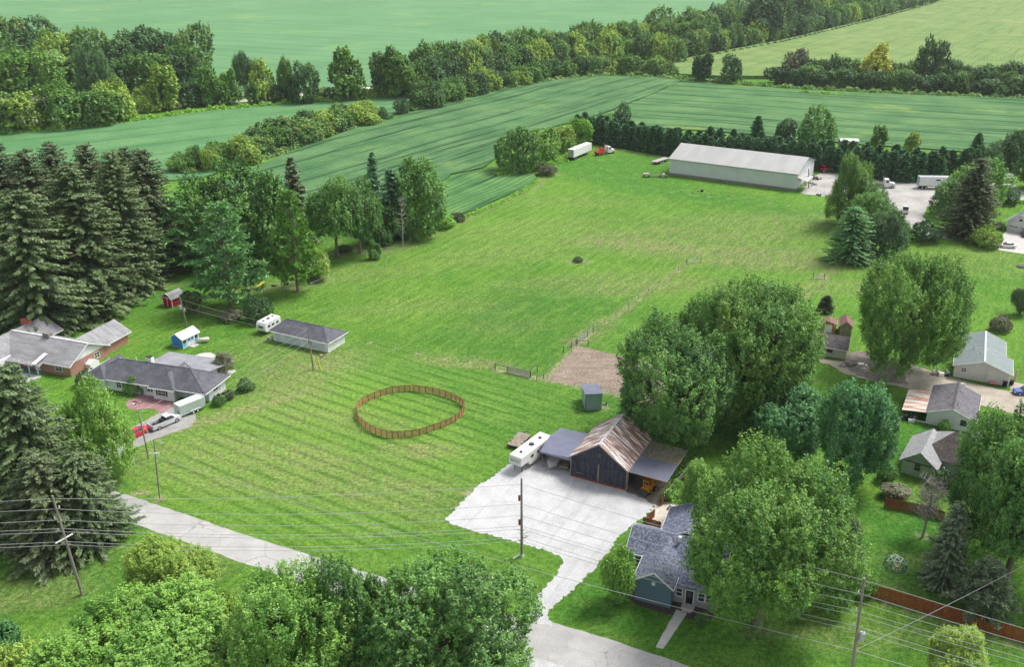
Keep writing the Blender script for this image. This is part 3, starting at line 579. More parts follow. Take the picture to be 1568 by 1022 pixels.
def plant(p, h, w, kind, mk, label, cat='tree', group=None, lod=None, name=None, bare=False):
    d = p.y*CS+H*SN
    if lod is None: lod = 0 if d < 190 else (1 if d < 340 else 2)
    me, tm, Ht, Wd = random.choice(PROTO[(kind, lod)])
    nm = name or {'spruce': 'spruce_tree', 'fir': 'evergreen_tree', 'pine': 'pine_tree', 'bush': 'bush', 'willow': 'willow_tree'}.get(kind, 'broadleaf_tree')
    o = thing(nm, label, cat, p, random.uniform(0, 6.28), group)
    sx = w/Wd; sz = h/Ht
    c = bpy.data.objects.new('crown', me); COL.objects.link(c); c.parent = o; c.scale = (sx*random.uniform(.95, 1.05), sx*random.uniform(.95, 1.05), sz)
    c.material_slots[0].link = 'OBJECT'; c.material_slots[0].material = LM[mk]
    t = bpy.data.objects.new('trunk', tm); COL.objects.link(t); t.parent = o; t.scale = (sx, sx, sz)
    return o
def d_near(p): return p.y < 200
def T(px, py, top, w, kind, mk, label, cat=None, group=None, lod=None, name=None):
    p = at(px, py); h = hgt(p, top); m = mpp(p, h*.5)
    W_ = w*m
    p = Vector(((px-784)/F*(p.y*CS+(H-h*.45)*SN), p.y, 0))
    e = (H-h*.5)/p.y; hc = h*(1-.75*min(.5, (W_*.5*e/max(h, .5))**2)) if kind in ('broad', 'round', 'tall', 'open', 'skirt', 'huge') else h
    h = hc
    if kind == 'spruce': W_ *= 1.12
    if kind == 'broad' and W_ > 13.5 and p.y < 210: kind = 'huge'
    if kind in ('huge', 'round', 'broad', 'tall') and d_near(p): W_ *= 1.06
    cat = cat or ('bush' if kind == 'bush' else 'tree')
    TN[0] += kind in ('broad', 'round', 'tall', 'open')
    return plant(p, max(h, .6), W_, kind, mk, label, cat, group, lod, name)
# --- foreground
T(215, 1085, 908, 280, 'broad', 'bright', 'big light green tree filling the bottom left corner')
T(262, 908, 818, 112, 'tall', 'lime', 'slender pale barked yellow green tree standing above the corner tree')
T(440, 1078, 868, 176, 'tall', 'bright', 'tall bright green tree with spiky crown in front of the road')
T(535, 1045, 846, 140, 'broad', 'mid', 'dark green tree squeezed between the spiky tree and the big round tree')
T(688, 1062, 834, 250, 'round', 'mid', 'huge dense round tree at the bottom centre beside the drive')
T(352, 985, 915, 62, 'bush', 'lime', 'yellowish bush between the two bright foreground trees')
T(0, 1020, 955, 60, 'bush', 'blue', 'blue green shrub at the lower left edge')
T(30, 1062, 985, 90, 'bush', 'lime', 'yellow green shrub at the very bottom left')
T(1462, 1050, 962, 86, 'tall', 'lime', 'small lime green tree in front of the red board fence')
# --- left front
T(35, 800, 560, 160, 'spruce', 'olive', 'tall shaggy spruce on the left edge in front of the brick house')
T(128, 828, 690, 122, 'spruce', 'olive', 'wide low spruce overhanging the road by the power pole')
T(70, 845, 690, 130, 'spruce', 'brown', 'dark spruce behind the leaning power pole')
T(144, 735, 584, 92, 'broad', 'bright', 'leafy green yard tree in front of the white ranch house')
T(205, 600, 574, 30, 'bush', 'mid', 'shrub against the front wall of the white ranch house')
T(128, 592, 570, 26, 'bush', 'brown', 'dark shrub at the left corner of the white ranch house')
T(219, 604, 590, 8, 'bush', 'dark', 'small clipped bush by the paver patio')
T(338, 575, 540, 30, 'tall', 'grey', 'small thin twiggy tree behind the white ranch house')
T(375, 598, 582, 26, 'bush', 'dark', 'dark bush at the right end of the white ranch house')
T(335, 620, 606, 20, 'bush', 'mid', 'low green shrub by the right wall of the white house')
T(352, 612, 598, 14, 'bush', 'brown', 'reddish shrub by the right wall of the white house')
# --- conifer group on the left
for px, py, tp, w, mk, lb in (
    (45, 500, 288, 160, 'olive', 'broad pale olive spruce at the left edge behind the brick house'),
    (-25, 470, 250, 120, 'olive', 'spruce cut by the left edge of the picture'),
    (128, 470, 246, 150, 'olive', 'tall olive spruce right of the pale olive one'),
    (60, 425, 226, 120, 'brown', 'dark spruce behind the pale olive spruce'),
    (10, 400, 210, 100, 'brown', 'dark spruce in the far left row at the edge'),
    (95, 395, 216, 80, 'brown', 'dark pointed spruce in the back row above the olive ones'),
    (150, 425, 216, 100, 'brown', 'brownish spruce in the back row of the left clump'),
    (190, 440, 228, 100, 'olive', 'olive brown spruce beside the gap to the lawn'),
    (232, 415, 226, 88, 'brown', 'brown tinged dense spruce nearest the white pines'),
    (205, 385, 222, 70, 'brown', 'small dark spruce tip behind the brown tinged one')):
    T(px, py, tp, w, 'spruce', mk, lb, lod=0)
T(345, 472, 306, 118, 'pine', 'pine', 'large blue green white pine behind the red shed', lod=0)
T(268, 415, 300, 112, 'pine', 'pine', 'left hand white pine with flat tiers of branches', lod=0)
T(449, 448, 286, 84, 'pine', 'bright', 'bright green pine with a bare lower trunk at the meadow edge', lod=0)
T(330, 400, 268, 110, 'broad', 'mid', 'soft green tree behind the white pines')
T(385, 400, 242, 130, 'broad', 'mid', 'tall willow like tree behind the pines')
T(420, 405, 262, 90, 'tall', 'mid', 'narrow green tree between the two pines')
T(452, 375, 238, 56, 'spruce', 'brown', 'brownish spruce tip above the broadleaf trees')
T(512, 393, 266, 92, 'open', 'mid', 'open green tree with visible forked trunk at the meadow edge')
T(548, 388, 278, 84, 'open', 'mid', 'rounded green tree left of the dead pine')
T(578, 372, 300, 56, 'tall', 'mid', 'small green tree in the shade of the dark pine')
T(573, 352, 230, 40, 'spruce', 'wind', 'slim dark pointed pine in the meadow edge clump')
T(600, 362, 256, 60, 'spruce', 'wind', 'dark grey green pine behind the dead pine')
T(640, 360, 240, 88, 'round', 'mid', 'bulky bright green tree at the right end of the meadow edge clump')
T(486, 428, 374, 36, 'tall', 'lime', 'small yellow brown tree beside the bright pine')
T(573, 397, 366, 18, 'tall', 'mid', 'sapling standing in front of the meadow edge trees')
T(640, 370, 352, 14, 'tall', 'bright', 'sapling by the dead pine')
T(528, 386, 376, 22, 'bush', 'brown', 'low reddish bush between tree trunks')
T(395, 492, 452, 40, 'bush', 'dark', 'dark green bushy tree left of the camper')
T(292, 480, 446, 30, 'willow', 'olive', 'wispy olive tree beside the red shed')
T(355, 490, 474, 34, 'bush', 'grey', 'low greyish shrub on the lawn behind the blue shed')
T(680, 348, 330, 40, 'bush', 'weed', 'weedy clump where the meadow edge clump ends')
T(700, 338, 326, 24, 'bush', 'brown', 'brownish weeds beside the bean field corner')
T(885, 401, 394, 15, 'bush', 'olive', 'dark tuft of brush alone in the meadow')
# --- centre right
T(1042, 672, 488, 180, 'broad', 'mid', 'large tree directly behind the weathered barn')
T(1134, 640, 422, 186, 'broad', 'maple', 'tallest tree, behind and right of the one by the barn')
T(1190, 635, 448, 100, 'tall', 'mid', 'upright tree leaning right out of the central clump')
T(1206, 690, 584, 108, 'broad', 'blue', 'blue green rounded tree left of its blue green neighbour')
T(1312, 742, 580, 116, 'broad', 'blue', 'taller blue green tree right of its blue green neighbour')
GM = T(1176, 955, 694, 262, 'skirt', 'maple', 'giant spreading maple overhanging the blue house')
T(1078, 800, 705, 84, 'tall', 'bright', 'bright loose shrubby tree by the barn side fence')
T(1298, 905, 792, 60, 'spruce', 'olive', 'olive spruce tucked behind the giant maple')
T(1265, 930, 830, 70, 'broad', 'mid', 'mid green tree at the right foot of the giant maple')
T(1320, 910, 882, 40, 'bush', 'bright', 'green bush at the left end of the long red board fence')
T(948, 922, 842, 56, 'willow', 'bright', 'small weeping tree at the corner of the blue house')
T(1075, 955, 938, 20, 'bush', 'mid', 'small shrub in the mulch bed by the front walk')
T(1394, 572, 388, 156, 'broad', 'maple', 'large yard tree between the beige garage and the green roofed garage')
T(1303, 345, 236, 78, 'tall', 'maple', 'rounded tree beside the long shed yard', lod=0)
T(1335, 360, 284, 76, 'round', 'mid', 'dark round tree in front of the truck yard', lod=0)
T(1306, 400, 314, 64, 'spruce', 'pine', 'blue green spruce at the front of the yard clump', lod=0)
T(1356, 392, 320, 72, 'round', 'dark', 'dark glossy round tree right of the blue green spruce', lod=0)
T(1418, 370, 340, 42, 'bush', 'dark', 'dark dome shaped bush at the lane fork')
T(1490, 362, 240, 78, 'spruce', 'brown', 'big dark shaggy spruce beside the lane', lod=0)
T(1462, 330, 262, 64, 'broad', 'mid', 'green tree on the left side of the shaggy spruce')
T(1500, 320, 238, 80, 'broad', 'bright', 'light green tree behind the shaggy spruce')
T(1510, 378, 346, 42, 'bush', 'lime', 'yellow green bush beside the white sedan')
T(1532, 352, 340, 14, 'bush', 'dark', 'dark shrub at the corner of the right hand garage')
T(1544, 312, 285, 34, 'bush', 'dark', 'dark shrub by the white cargo trailer')
T(1265, 478, 453, 24, 'fir', 'brown', 'small round evergreen standing alone on the lawn', lod=1)
T(1535, 508, 484, 32, 'bush', 'grey', 'greyish flowering shrub behind the green roofed garage')
T(1566, 482, 442, 30, 'willow', 'olive', 'drooping small tree at the right edge')
T(1572, 885, 622, 186, 'broad', 'mid', 'huge maple on the right edge in front of the pale green house')
T(1540, 752, 655, 106, 'broad', 'maple', 'yellow green tree beside the pale green house')
T(1610, 800, 660, 120, 'broad', 'mid', 'tree cut by the right edge behind the huge maple')
T(1456, 892, 766, 66, 'spruce', 'silver', 'silvery green spruce in the back yard')
T(1508, 945, 856, 100, 'pine', 'silver', 'short blue grey spruce by the long red fence')
T(1360, 738, 712, 30, 'bush', 'mid', 'bush at the left wall of the pale green house')
T(1442, 745, 722, 34, 'bush', 'dark', 'dark shrub at the entry of the pale green house')
T(1446, 662, 644, 18, 'bush', 'bright', 'bright clipped bush against the white garage')
T(1370, 762, 744, 40, 'willow', 'grey', 'grey twiggy shrub in front of the pale green house')
# --- bushes left of the windbreak
T(792, 262, 193, 66, 'bush', 'mid', 'big dark green bushy tree at the corner of the bean field')
T(830, 245, 196, 56, 'bush', 'bright', 'bushy green tree behind the white semi trailer')
T(862, 232, 192, 46, 'bush', 'lime', 'yellow green bushy tree left of the windbreak')
T(888, 222, 180, 40, 'bush', 'weed', 'light green bush touching the end of the windbreak')
T(951, 205, 156, 30, 'round', 'dark', 'round dark tree poking above the windbreak')
T(925, 208, 172, 36, 'broad', 'mid', 'soft green tree beside the round one above the windbreak')
T(838, 268, 250, 30, 'bush', 'grey', 'brown grass clump in front of the white semi trailer')
T(1160, 212, 178, 22, 'fir', 'wind', 'pointed evergreen above the long shed roof')
T(1205, 218, 182, 34, 'round', 'dark', 'small dark tree right of the pointed evergreen')
T(1252, 225, 162, 54, 'round', 'mid', 'largest dark tree above the windbreak')
T(1345, 232, 192, 28, 'tall', 'maple', 'small yellow green tree above the windbreak')
T(1398, 230, 202, 24, 'tall', 'lime', 'pale green sapling above the windbreak')
T(1497, 235, 204, 20, 'fir', 'wind', 'thin pointed evergreen above the right of the windbreak')
T(1548, 262, 196, 70, 'round', 'dark', 'dark tree mass at the right edge behind the lane')
T(1520, 268, 222, 40, 'broad', 'dark', 'dark tree beside the lane near the right edge')
T(1590, 290, 215, 60, 'broad', 'dark', 'dark tree cut by the right edge above the lane')
# --- windbreak: a planted row of evergreens
def along(pts, step, fn, jit=1.0, seed=1):
    rnd = random.Random(seed); q = [at(*p) for p in pts]; carry = 0; i = 0
    for a, b in zip(q[:-1], q[1:]):
        L = (b-a).length; d = carry
        while d < L:
            p = a.lerp(b, d/L)+Vector((rnd.uniform(-jit, jit), rnd.uniform(-jit, jit), 0)); fn(p, i, rnd); i += 1; d += step*rnd.uniform(.85, 1.15)
        carry = d-L
def pxof(p): 
    Z = p.y*CS+(H-p.z)*SN; return 784+F*p.x/Z
WREC = []
for row, pts, st, jt, sd_ in (('front', [(893, 215), (1014, 236), (1200, 254), (1270, 262), (1365, 277), (1440, 277)], 3.3, .5, 3), ('rear', [(885, 208), (1014, 229), (1200, 246), (1365, 266), (1470, 268), (1530, 262)], 4.0, .8, 4)):
    along(pts, st, lambda p, i, rnd: WREC.append((row, p, rnd.uniform(8.2, 10.4), rnd.uniform(5.2, 6.6))), jt, sd_)
WC = {}
WREC.sort(key=lambda r: pxof(r[1]))
for row, p, h, w in WREC:
    x = pxof(p); seg = 'left of the long shed' if x < 1020 else ('behind the long shed' if x < 1255 else 'right of the long shed')
    k = (row, seg); WC[k] = WC.get(k, 0)+1
    plant(p, h, w, 'fir', 'wind', ['', 'first', 'second', 'third', 'fourth', 'fifth', 'sixth', 'seventh', 'eighth', 'ninth', 'tenth', 'eleventh', 'twelfth', 'thirteenth', 'fourteenth', 'fifteenth', 'sixteenth', 'seventeenth', 'eighteenth', 'nineteenth', 'twentieth', 'twenty-first', 'twenty-second', 'twenty-third', 'twenty-fourth', 'twenty-fifth', 'twenty-sixth', 'twenty-seventh', 'twenty-eighth', 'twenty-ninth', 'thirtieth'][min(WC[k], 30)]+' evergreen from left, '+row+' windbreak row '+seg, 'tree', 'windbreak evergreens '+seg, 1, 'evergreen_tree')
# --- hedgerows
HREC = []
def hedge(pts, step, lo, hi, wlo, whi, seg, kinds, seed, jit=2.5, group=None):
    def fn(p, i, rnd):
        kd, mk, adj = rnd.choice(kinds); h = rnd.uniform(lo, hi)
        rec = (p, h, rnd.uniform(wlo, whi)*(.75+.25*h/hi)*1.28, kd, mk, adj, seg); HREC.append((h*rec[2]/(p.y**2+H*H), rec))
    along(pts, step, fn, jit, seed)
KF = [('round', 'lime', 'bright yellow green tree'), ('broad', 'far', 'mid green leafy tree'), ('round', 'far', 'dense rounded tree'), ('broad', 'dark', 'dark green tree'), ('round', 'dark', 'dark rounded tree'), ('broad', 'maple', 'yellow tinged tree'), ('broad', 'mid', 'grass green tree')]
KD = [('round', 'dark', 'dark rounded tree'), ('broad', 'dark', 'dark green tree'), ('broad', 'far', 'mid green leafy tree')]
s1 = 'the long hedgerow'
hedge([(648, 166), (700, 150), (780, 132), (850, 118), (930, 112), (1035, 116)], 8, 7, 12, 9, 12, 'front row of '+s1, KF, 11)
hedge([(640, 148), (720, 134), (800, 118), (880, 104), (960, 98), (1040, 98)], 9, 15, 22, 11, 15, 'middle row of '+s1, KF, 12)
hedge([(660, 134), (760, 116), (850, 98), (960, 82), (1050, 68)], 11, 19, 25, 12, 16, 'back row of '+s1, KF, 13)
s2 = 'the strip above the corn'
hedge([(1030, 92), (1200, 58), (1330, 27), (1432, 2)], 10, 12, 19, 11, 15, 'front row of '+s2, KF, 14)
hedge([(1050, 72), (1200, 42), (1330, 14), (1440, -10)], 12, 20, 28, 13, 18, 'middle row of '+s2, KF, 15)
hedge([(1060, 55), (1200, 26), (1330, 0), (1450, -25)], 15, 18, 25, 13, 18, 'back row of '+s2, KF, 16)
s3 = 'the dark hedge'
hedge([(1190, 128), (1300, 134), (1420, 140), (1568, 148), (1640, 151)], 7, 8, 12, 9, 12, 'front row of '+s3, KD, 17)
hedge([(1240, 124), (1330, 128), (1450, 132), (1568, 138), (1640, 141)], 8, 11, 16, 9, 13, 'back row of '+s3, KD, 18)
T(1076, 124, 80, 30, 'tall', 'dark', 'pointed dark tree standing alone below the corn field')
T(1120, 126, 82, 34, 'round', 'dark', 'rounded dark tree standing alone right of the pointed one')
T(1217, 126, 74, 38, 'broad', 'grey', 'grey crowned tree at the left end of the dark hedge')
T(1345, 130, 66, 44, 'tall', 'yellow', 'yellow flowering tree in the dark hedge')
T(1428, 130, 54, 48, 'round', 'dark', 'tall round tree rising above the dark hedge')
T(1500, 140, 100, 50, 'round', 'dark', 'broad dark tree near the right end of the dark hedge')
s4 = 'the left wood'
hedge([(-70, 212), (0, 204), (80, 197), (160, 190), (215, 182)], 13, 15, 20, 15, 19, 'front row of '+s4, KF, 21, 3)
hedge([(220, 170), (280, 164), (330, 160), (420, 157), (480, 152)], 10, 8, 14, 8, 11, 'thin right part of '+s4, KF, 22, 2)
hedge([(-70, 170), (60, 158), (160, 150), (260, 140), (330, 134)], 14, 20, 27, 17, 22, 'middle row of '+s4, KF, 23, 4)
hedge([(-70, 138), (40, 128), (160, 118), (260, 112), (330, 114)], 17, 22, 29, 18, 24, 'back row of '+s4, KD+KF[:2], 24, 5)
hedge([(-80, 95), (0, 90), (70, 88)], 18, 22, 30, 20, 25, 'highest row of '+s4, KD, 25, 5)
hedge([(480, 152), (560, 148), (640, 146)], 8, 4, 7, 6, 9, 'roadside scrub line', KF[:4], 26, 1.5)
T(45, 168, 75, 92, 'broad', 'maple', 'pale olive spreading tree in front of the hidden farmhouse')
T(145, 175, 70, 56, 'open', 'dark', 'tall grey trunked tree rising from the left wood')
T(250, 168, 98, 52, 'tall', 'lime', 'bright yellow green tree in the left wood')
T(318, 162, 100, 36, 'tall', 'maple', 'yellow topped tree at the thin end of the left wood')
T(350, 158, 104, 26, 'tall', 'bright', 'slim green tree at the thin end of the left wood')
T(376, 150, 80, 34, 'open', 'dark', 'dark crowned tree with a bare pale trunk by the far field')
T(402, 158, 90, 36, 'tall', 'lime', 'yellow flecked tree next to the dark crowned one')
T(436, 156, 86, 24, 'open', 'maple', 'thin two stemmed tree by the far field')
T(466, 158, 94, 46, 'broad', 'dark', 'dark drooping tree left of the lone roadside tree')
T(531, 154, 72, 52, 'tall', 'maple', 'lone tall roadside tree with gap on both sides')
T(590, 148, 70, 44, 'tall', 'far', 'left of a pair of tall roadside trees')
T(612, 150, 84, 46, 'tall', 'maple', 'right, yellower one of a pair of tall roadside trees')
T(660, 138, 84, 34, 'tall', 'dark', 'grey green slim tree at the start of the long hedgerow')
T(712, 132, 60, 60, 'round', 'far', 'large domed tree near the left end of the long hedgerow')
T(730, 128, 64, 46, 'tall', 'yellow', 'yellow blossomed tree in the long hedgerow')
T(1012, 60, 8, 50, 'round', 'far', 'high domed tree topping the long hedgerow')
T(1175, 62, -14, 66, 'round', 'dark', 'massive dark tree at the top of the corn field strip')
s5 = 'the short hedge'
hedge([(285, 262), (340, 250), (400, 236), (480, 212), (560, 188)], 7, 6, 10, 8, 11, 'left part of '+s5, KF[:3]+KF[5:], 31, 1.5)
hedge([(400, 226), (480, 204), (550, 182)], 9, 8, 11, 9, 12, 'rear row of '+s5, KF[:4], 33, 1.5)
T(560, 186, 154, 38, 'round', 'lime', 'brightest yellow green tree in the short hedge')
T(586, 184, 164, 18, 'bush', 'dark', 'small dark bush at the right tip of the short hedge')
T(615, 174, 150, 24, 'bush', 'dark', 'dark bush alone in the gap between the hedges')
T(632, 168, 152, 16, 'bush', 'mid', 'small bush beside the lone gap bush')
T(298, 258, 222, 32, 'round', 'mid', 'leafy round tree at the left end of the short hedge')
T(322, 262, 226, 30, 'bush', 'lime', 'olive brown bush next to the round tree at the hedge end')
T(375, 250, 205, 46, 'round', 'lime', 'yellow green round tree above the willow like tree')
T(656, 164, 124, 46, 'bush', 'dark', 'bulging bush at the left foot of the long hedgerow')
T(690, 154, 118, 44, 'bush', 'mid', 'lighter bulging bush in the front of the long hedgerow')
ONES = ['', 'first', 'second', 'third', 'fourth', 'fifth', 'sixth', 'seventh', 'eighth', 'ninth', 'tenth', 'eleventh', 'twelfth', 'thirteenth', 'fourteenth', 'fifteenth', 'sixteenth', 'seventeenth', 'eighteenth', 'nineteenth']
def ordw(n):
    if n < 20: return ONES[n]
    t = ['', '', 'twent', 'thirt', 'fort', 'fift'][n//10]; return t+'ieth' if n % 10 == 0 else t+'y-'+ONES[n % 10]
HREC.sort(key=lambda r: -r[0]); NK = max(0, 290-TN[0]); keep = sorted([r[1] for r in HREC[:NK]], key=lambda r: pxof(r[0])); cnt = {}
for p, h, w, kd, mk, adj, seg in keep:
    k = (adj, seg); cnt[k] = cnt.get(k, 0)+1
    plant(p, h, w, kd, mk, ordw(cnt[k])+' '+adj+' from left, '+seg, 'tree', 'trees of the '+seg)
def woodmass(recs):
    co, var, mi = [], [], []; mats = []
    for _, (p, h, w, kd, mk, adj, seg) in recs:
        me, tm, Ht, Wd = random.choice(PROTO[(kd, 2)]); n = len(me.vertices); a = np.empty(n*3, np.float32); me.vertices.foreach_get('co', a); a = a.reshape(-1, 3)
        th = random.uniform(0, 6.28); c, s_ = math.cos(th), math.sin(th); x = a[:, 0]*c-a[:, 1]*s_; y = a[:, 0]*s_+a[:, 1]*c
        co.append(np.stack([x*w/Wd+p.x, y*w/Wd+p.y, a[:, 2]*h/Ht], 1)); v = np.empty(n//4, np.float32); me.attributes['var'].data.foreach_get('value', v); var.append(v)
        if mk not in mats: mats.append(mk)
        mi.append(np.full(n//4, mats.index(mk)))
    co = np.concatenate(co); n = len(co)//4; me = bpy.data.meshes.new('distant_wood'); me.vertices.add(n*4); me.vertices.foreach_set('co', co.ravel().astype(np.float32))
    me.loops.add(n*4); me.loops.foreach_set('vertex_index', np.arange(n*4)); me.polygons.add(n); me.polygons.foreach_set('loop_start', np.arange(n)*4); me.polygons.foreach_set('loop_total', np.full(n, 4))
    me.attributes.new('var', 'FLOAT', 'FACE').data.foreach_set('value', np.concatenate(var)); me.polygons.foreach_set('material_index', np.concatenate(mi).astype(np.int32))
    for m in mats: me.materials.append(LM[m])
    me.update(); o = bpy.data.objects.new('distant_wood', me); COL.objects.link(o); tag(o, 'crowded smaller treetops filling the back of the hedgerows', 'woodland', None, 'stuff')
if HREC[NK:]: woodmass(HREC[NK:])
# --- dead and bare trees
def deadtree(px, py, top, w, label, Ht=12, Wd=6, m=BARKP, seed=3, n=26, sub=5):
    p = at(px, py); h = hgt(p, top); o = thing('dead_tree', label, 'dead tree', p)
    t = dead(seed, Ht, Wd, n, sub).build('trunk', m, o); s = h/Ht; t.scale = (w*mpp(p)/Wd, w*mpp(p)/Wd, s); return o
deadtree(617, 378, 304, 32, 'dead grey pine with bare branches at the meadow edge')
deadtree(1412, 824, 738, 66, 'grey leafless twiggy fruit tree in the back yard', 7, 6, mat('grey_twigs', (.27, .25, .215), (.38, .36, .32), 3, .9), 5, 70, 12)
t = dead(9, 12, 8, 22, 4).build('limbs', BARKP, GM); t.scale = (1.1, 1.1, 1.2)
# --- undergrowth nobody could count
def scrub(name, pts, w, hh, dens, leaf, mk, label, seed=1):
    rs = np.random.RandomState(seed); q = [np.array(at(*p)) for p in pts]; CC = []
    for a, b in zip(q[:-1], q[1:]):
        L = np.linalg.norm(b-a); n = int(L*dens); t = rs.rand(n); c = a+(b-a)*t[:, None]; d = (b-a)/L; nn = np.array([-d[1], d[0], 0])
        s = rs.normal(size=n)*.4; c = c+nn*(s*w)[:, None]; hp = hh*(.55+.3*np.sin(t*L*.6)+.2*np.sin(t*L*1.7+1))*np.exp(-s**2)
        c[:, 2] = rs.rand(n)**.6*hp; CC.append(c)
    C = np.concatenate(CC); n = len(C); nr = unit(rs.normal(size=(n, 3))*.7+[0, -.3, .8]); U = unit(np.cross(nr, rs.normal(size=(n, 3)))); V = np.cross(nr, U); s = leaf*rs.uniform(.6, 1.4, (n, 1))
    me = leafmesh(name, C, U*s, V*s*.7, .5+rs.normal(size=n)*.2); me.materials[0] = LM[mk]
    o = bpy.data.objects.new(name, me); COL.objects.link(o); tag(o, label, 'undergrowth', None, 'stuff')
scrub('undergrowth', [(-80, 214), (0, 206), (80, 200), (160, 192), (220, 184), (330, 168), (480, 156), (560, 150), (640, 148)], 3.5, 2.6, 60, .5, 'weed', 'light green weeds along the foot of the left wood', 1)
scrub('undergrowth', [(630, 170), (700, 153), (780, 135), (850, 122), (930, 116), (1040, 120), (1110, 127), (1200, 134), (1300, 139), (1450, 146), (1600, 153)], 3, 2.4, 55, .55, 'far', 'rough growth at the foot of the long hedgerow', 2)
scrub('undergrowth', [(1060, 94), (1200, 67), (1330, 35), (1432, 6)], 3, 3, 45, .7, 'dark', 'rough growth where the wooded strip meets the corn', 3)
scrub('undergrowth', [(640, 358), (680, 344), (720, 330), (760, 314), (800, 294), (822, 280)], 1.2, 1.1, 80, .25, 'weed', 'weeds between the meadow and the bean field', 4)
scrub('undergrowth', [(280, 268), (400, 244), (500, 208), (600, 182)], 3, 2, 55, .5, 'far', 'brush under the short hedge', 5)
scrub('undergrowth', [(1225, 142), (1290, 147)], 2.5, 2, 90, .5, 'weed', 'bright weeds in front of the dark hedge', 6)
scrub('undergrowth', [(1440, 300), (1500, 306), (1568, 312)], 2, 1.2, 60, .35, 'weed', 'yellow green weeds along the lane', 7)
scrub('undergrowth', [(760, 270), (800, 262), (850, 250), (890, 232)], 3.0, 1.8, 60, .35, 'weed', 'weeds under the bushes left of the windbreak', 8)
scrub('undergrowth', [(1020, 770), (1045, 740), (1072, 712)], 1.5, 2.2, 260, .22, 'bright', 'climbing weeds along the barn side fence', 9)
#TREES_END
def rectat(o, a, d=None, zd=0):
    """plan rectangle: front left corner o, front right corner a, any point on the rear side d (seen at height zd)"""
    O = at(*o); A = at(*a); x = (A-O); L = x.length; yaw = math.atan2(x.y, x.x)
    W_ = None
    if d is not None:
        D = at(d[0], d[1], zd)-O; W_ = -D.x*math.sin(yaw)+D.y*math.cos(yaw)
    return O, yaw, L, W_
def window(par, p, n, w, h, fm=None, shut=None, name='window', divs=1):
    """p centre on wall, n one of '-y','+y','+x','-x'"""
    x, y, z = p; t = .06
    fm = fm or WHITE
    def bx(mb, a0, a1, z0, z1, d0, d1):
        if n[1] == 'y':
            s = 1 if n[0] == '+' else -1; mb.box(x+a0, x+a1, min(y+s*d0, y+s*d1), max(y+s*d0, y+s*d1), z+z0, z+z1)
        else:
            s = 1 if n[0] == '+' else -1; mb.box(min(x+s*d0, x+s*d1), max(x+s*d0, x+s*d1), y+a0, y+a1, z+z0, z+z1)
    m = MB(); f = .09
    bx(m, -w/2-f, w/2+f, h/2, h/2+f, .003, t); bx(m, -w/2-f, w/2+f, -h/2-f, -h/2, .003, t+.03)
    bx(m, -w/2-f, -w/2, -h/2, h/2, .003, t); bx(m, w/2, w/2+f, -h/2, h/2, .003, t)
    bx(m, -w/2, w/2, -.03, .03, .003, t-.01)
    for k in range(1, divs+1):
        if divs > 1 or k < divs: pass
    for k in range(1, divs): bx(m, -w/2+w*k/divs-.03, -w/2+w*k/divs+.03, -h/2, h/2, .003, t-.015)
    o = m.build(name, fm, par)
    g = MB(); bx(g, -w/2, w/2, -h/2, h/2, .004, .025); g.build('pane', GLASS, o)
    if shut:
        for s_ in (-1, 1):
            g = MB(); c = s_*(w/2+f+.2); bx(g, c-.18, c+.18, -h/2-.05, h/2+.05, .003, .04); g.build('shutter', shut, par)
    return o
def door(par, p, n, w, h, m, glass=False, name='door', trim=WHITE):
    x, y, z = p
    def bx(mb, a0, a1, z0, z1, d0, d1):
        s = 1 if n[0] == '+' else -1
        if n[1] == 'y': mb.box(x+a0, x+a1, min(y+s*d0, y+s*d1), max(y+s*d0, y+s*d1), z+z0, z+z1)
        else: mb.box(min(x+s*d0, x+s*d1), max(x+s*d0, x+s*d1), y+a0, y+a1, z+z0, z+z1)
    g = MB(); bx(g, -w/2, w/2, 0, h, .003, .05); o = g.build(name, m, par)
    f = MB(); bx(f, -w/2-.1, -w/2, 0, h+.1, .003, .07); bx(f, w/2, w/2+.1, 0, h+.1, .003, .07); bx(f, -w/2, w/2, h, h+.1, .003, .07); f.build('door_frame', trim, o)
    k = MB(); bx(k, w*.36, w*.42, h*.45, h*.5, .05, .1); k.build('handle', DARK, o)
    if glass: k = MB(); bx(k, -w*.3, w*.3, h*.5, h*.9, .05, .06); k.build('pane', GLASS, o)
    return o
def garage_door(par, p, n, w, h, m, panes=False):
    x, y, z = p; s = 1 if n[0] == '+' else -1; g = MB()
    def bx(mb, a0, a1, z0, z1, d0, d1):
        if n[1] == 'y': mb.box(x+a0, x+a1, min(y+s*d0, y+s*d1), max(y+s*d0, y+s*d1), z+z0, z+z1)
        else: mb.box(min(x+s*d0, x+s*d1), max(x+s*d0, x+s*d1), y+a0, y+a1, z+z0, z+z1)
    for k in range(4): bx(g, -w/2, w/2, h*k/4+.02, h*(k+1)/4-.02, .003, .05)
    bx(g, -w/2, w/2, 0, h, .002, .02); o = g.build('garage_door', m, par)
    if panes:
        for k in range(4):
            c = -w/2+w*(k+.5)/4; q = MB(); bx(q, c-w*.08, c+w*.08, h*.55, h*.7, .05, .06); q.build('pane', GLASS, o)
    return o
def gwalls(par, x0, x1, y0, y1, ze, zr, ax, m, rx=None, name='wall', z0=-.1):
    mb = MB()
    if ax == 'y':
        c = rx if rx is not None else (x0+x1)/2; mb.prism([(x0, z0), (x1, z0), (x1, ze), (c, zr), (x0, ze)], 'y', y0, y1)
    else:
        c = rx if rx is not None else (y0+y1)/2; mb.prism([(y0, z0), (y1, z0), (y1, ze), (c, zr), (y0, ze)], 'x', x0, x1)
    return mb.build(name, m, par)
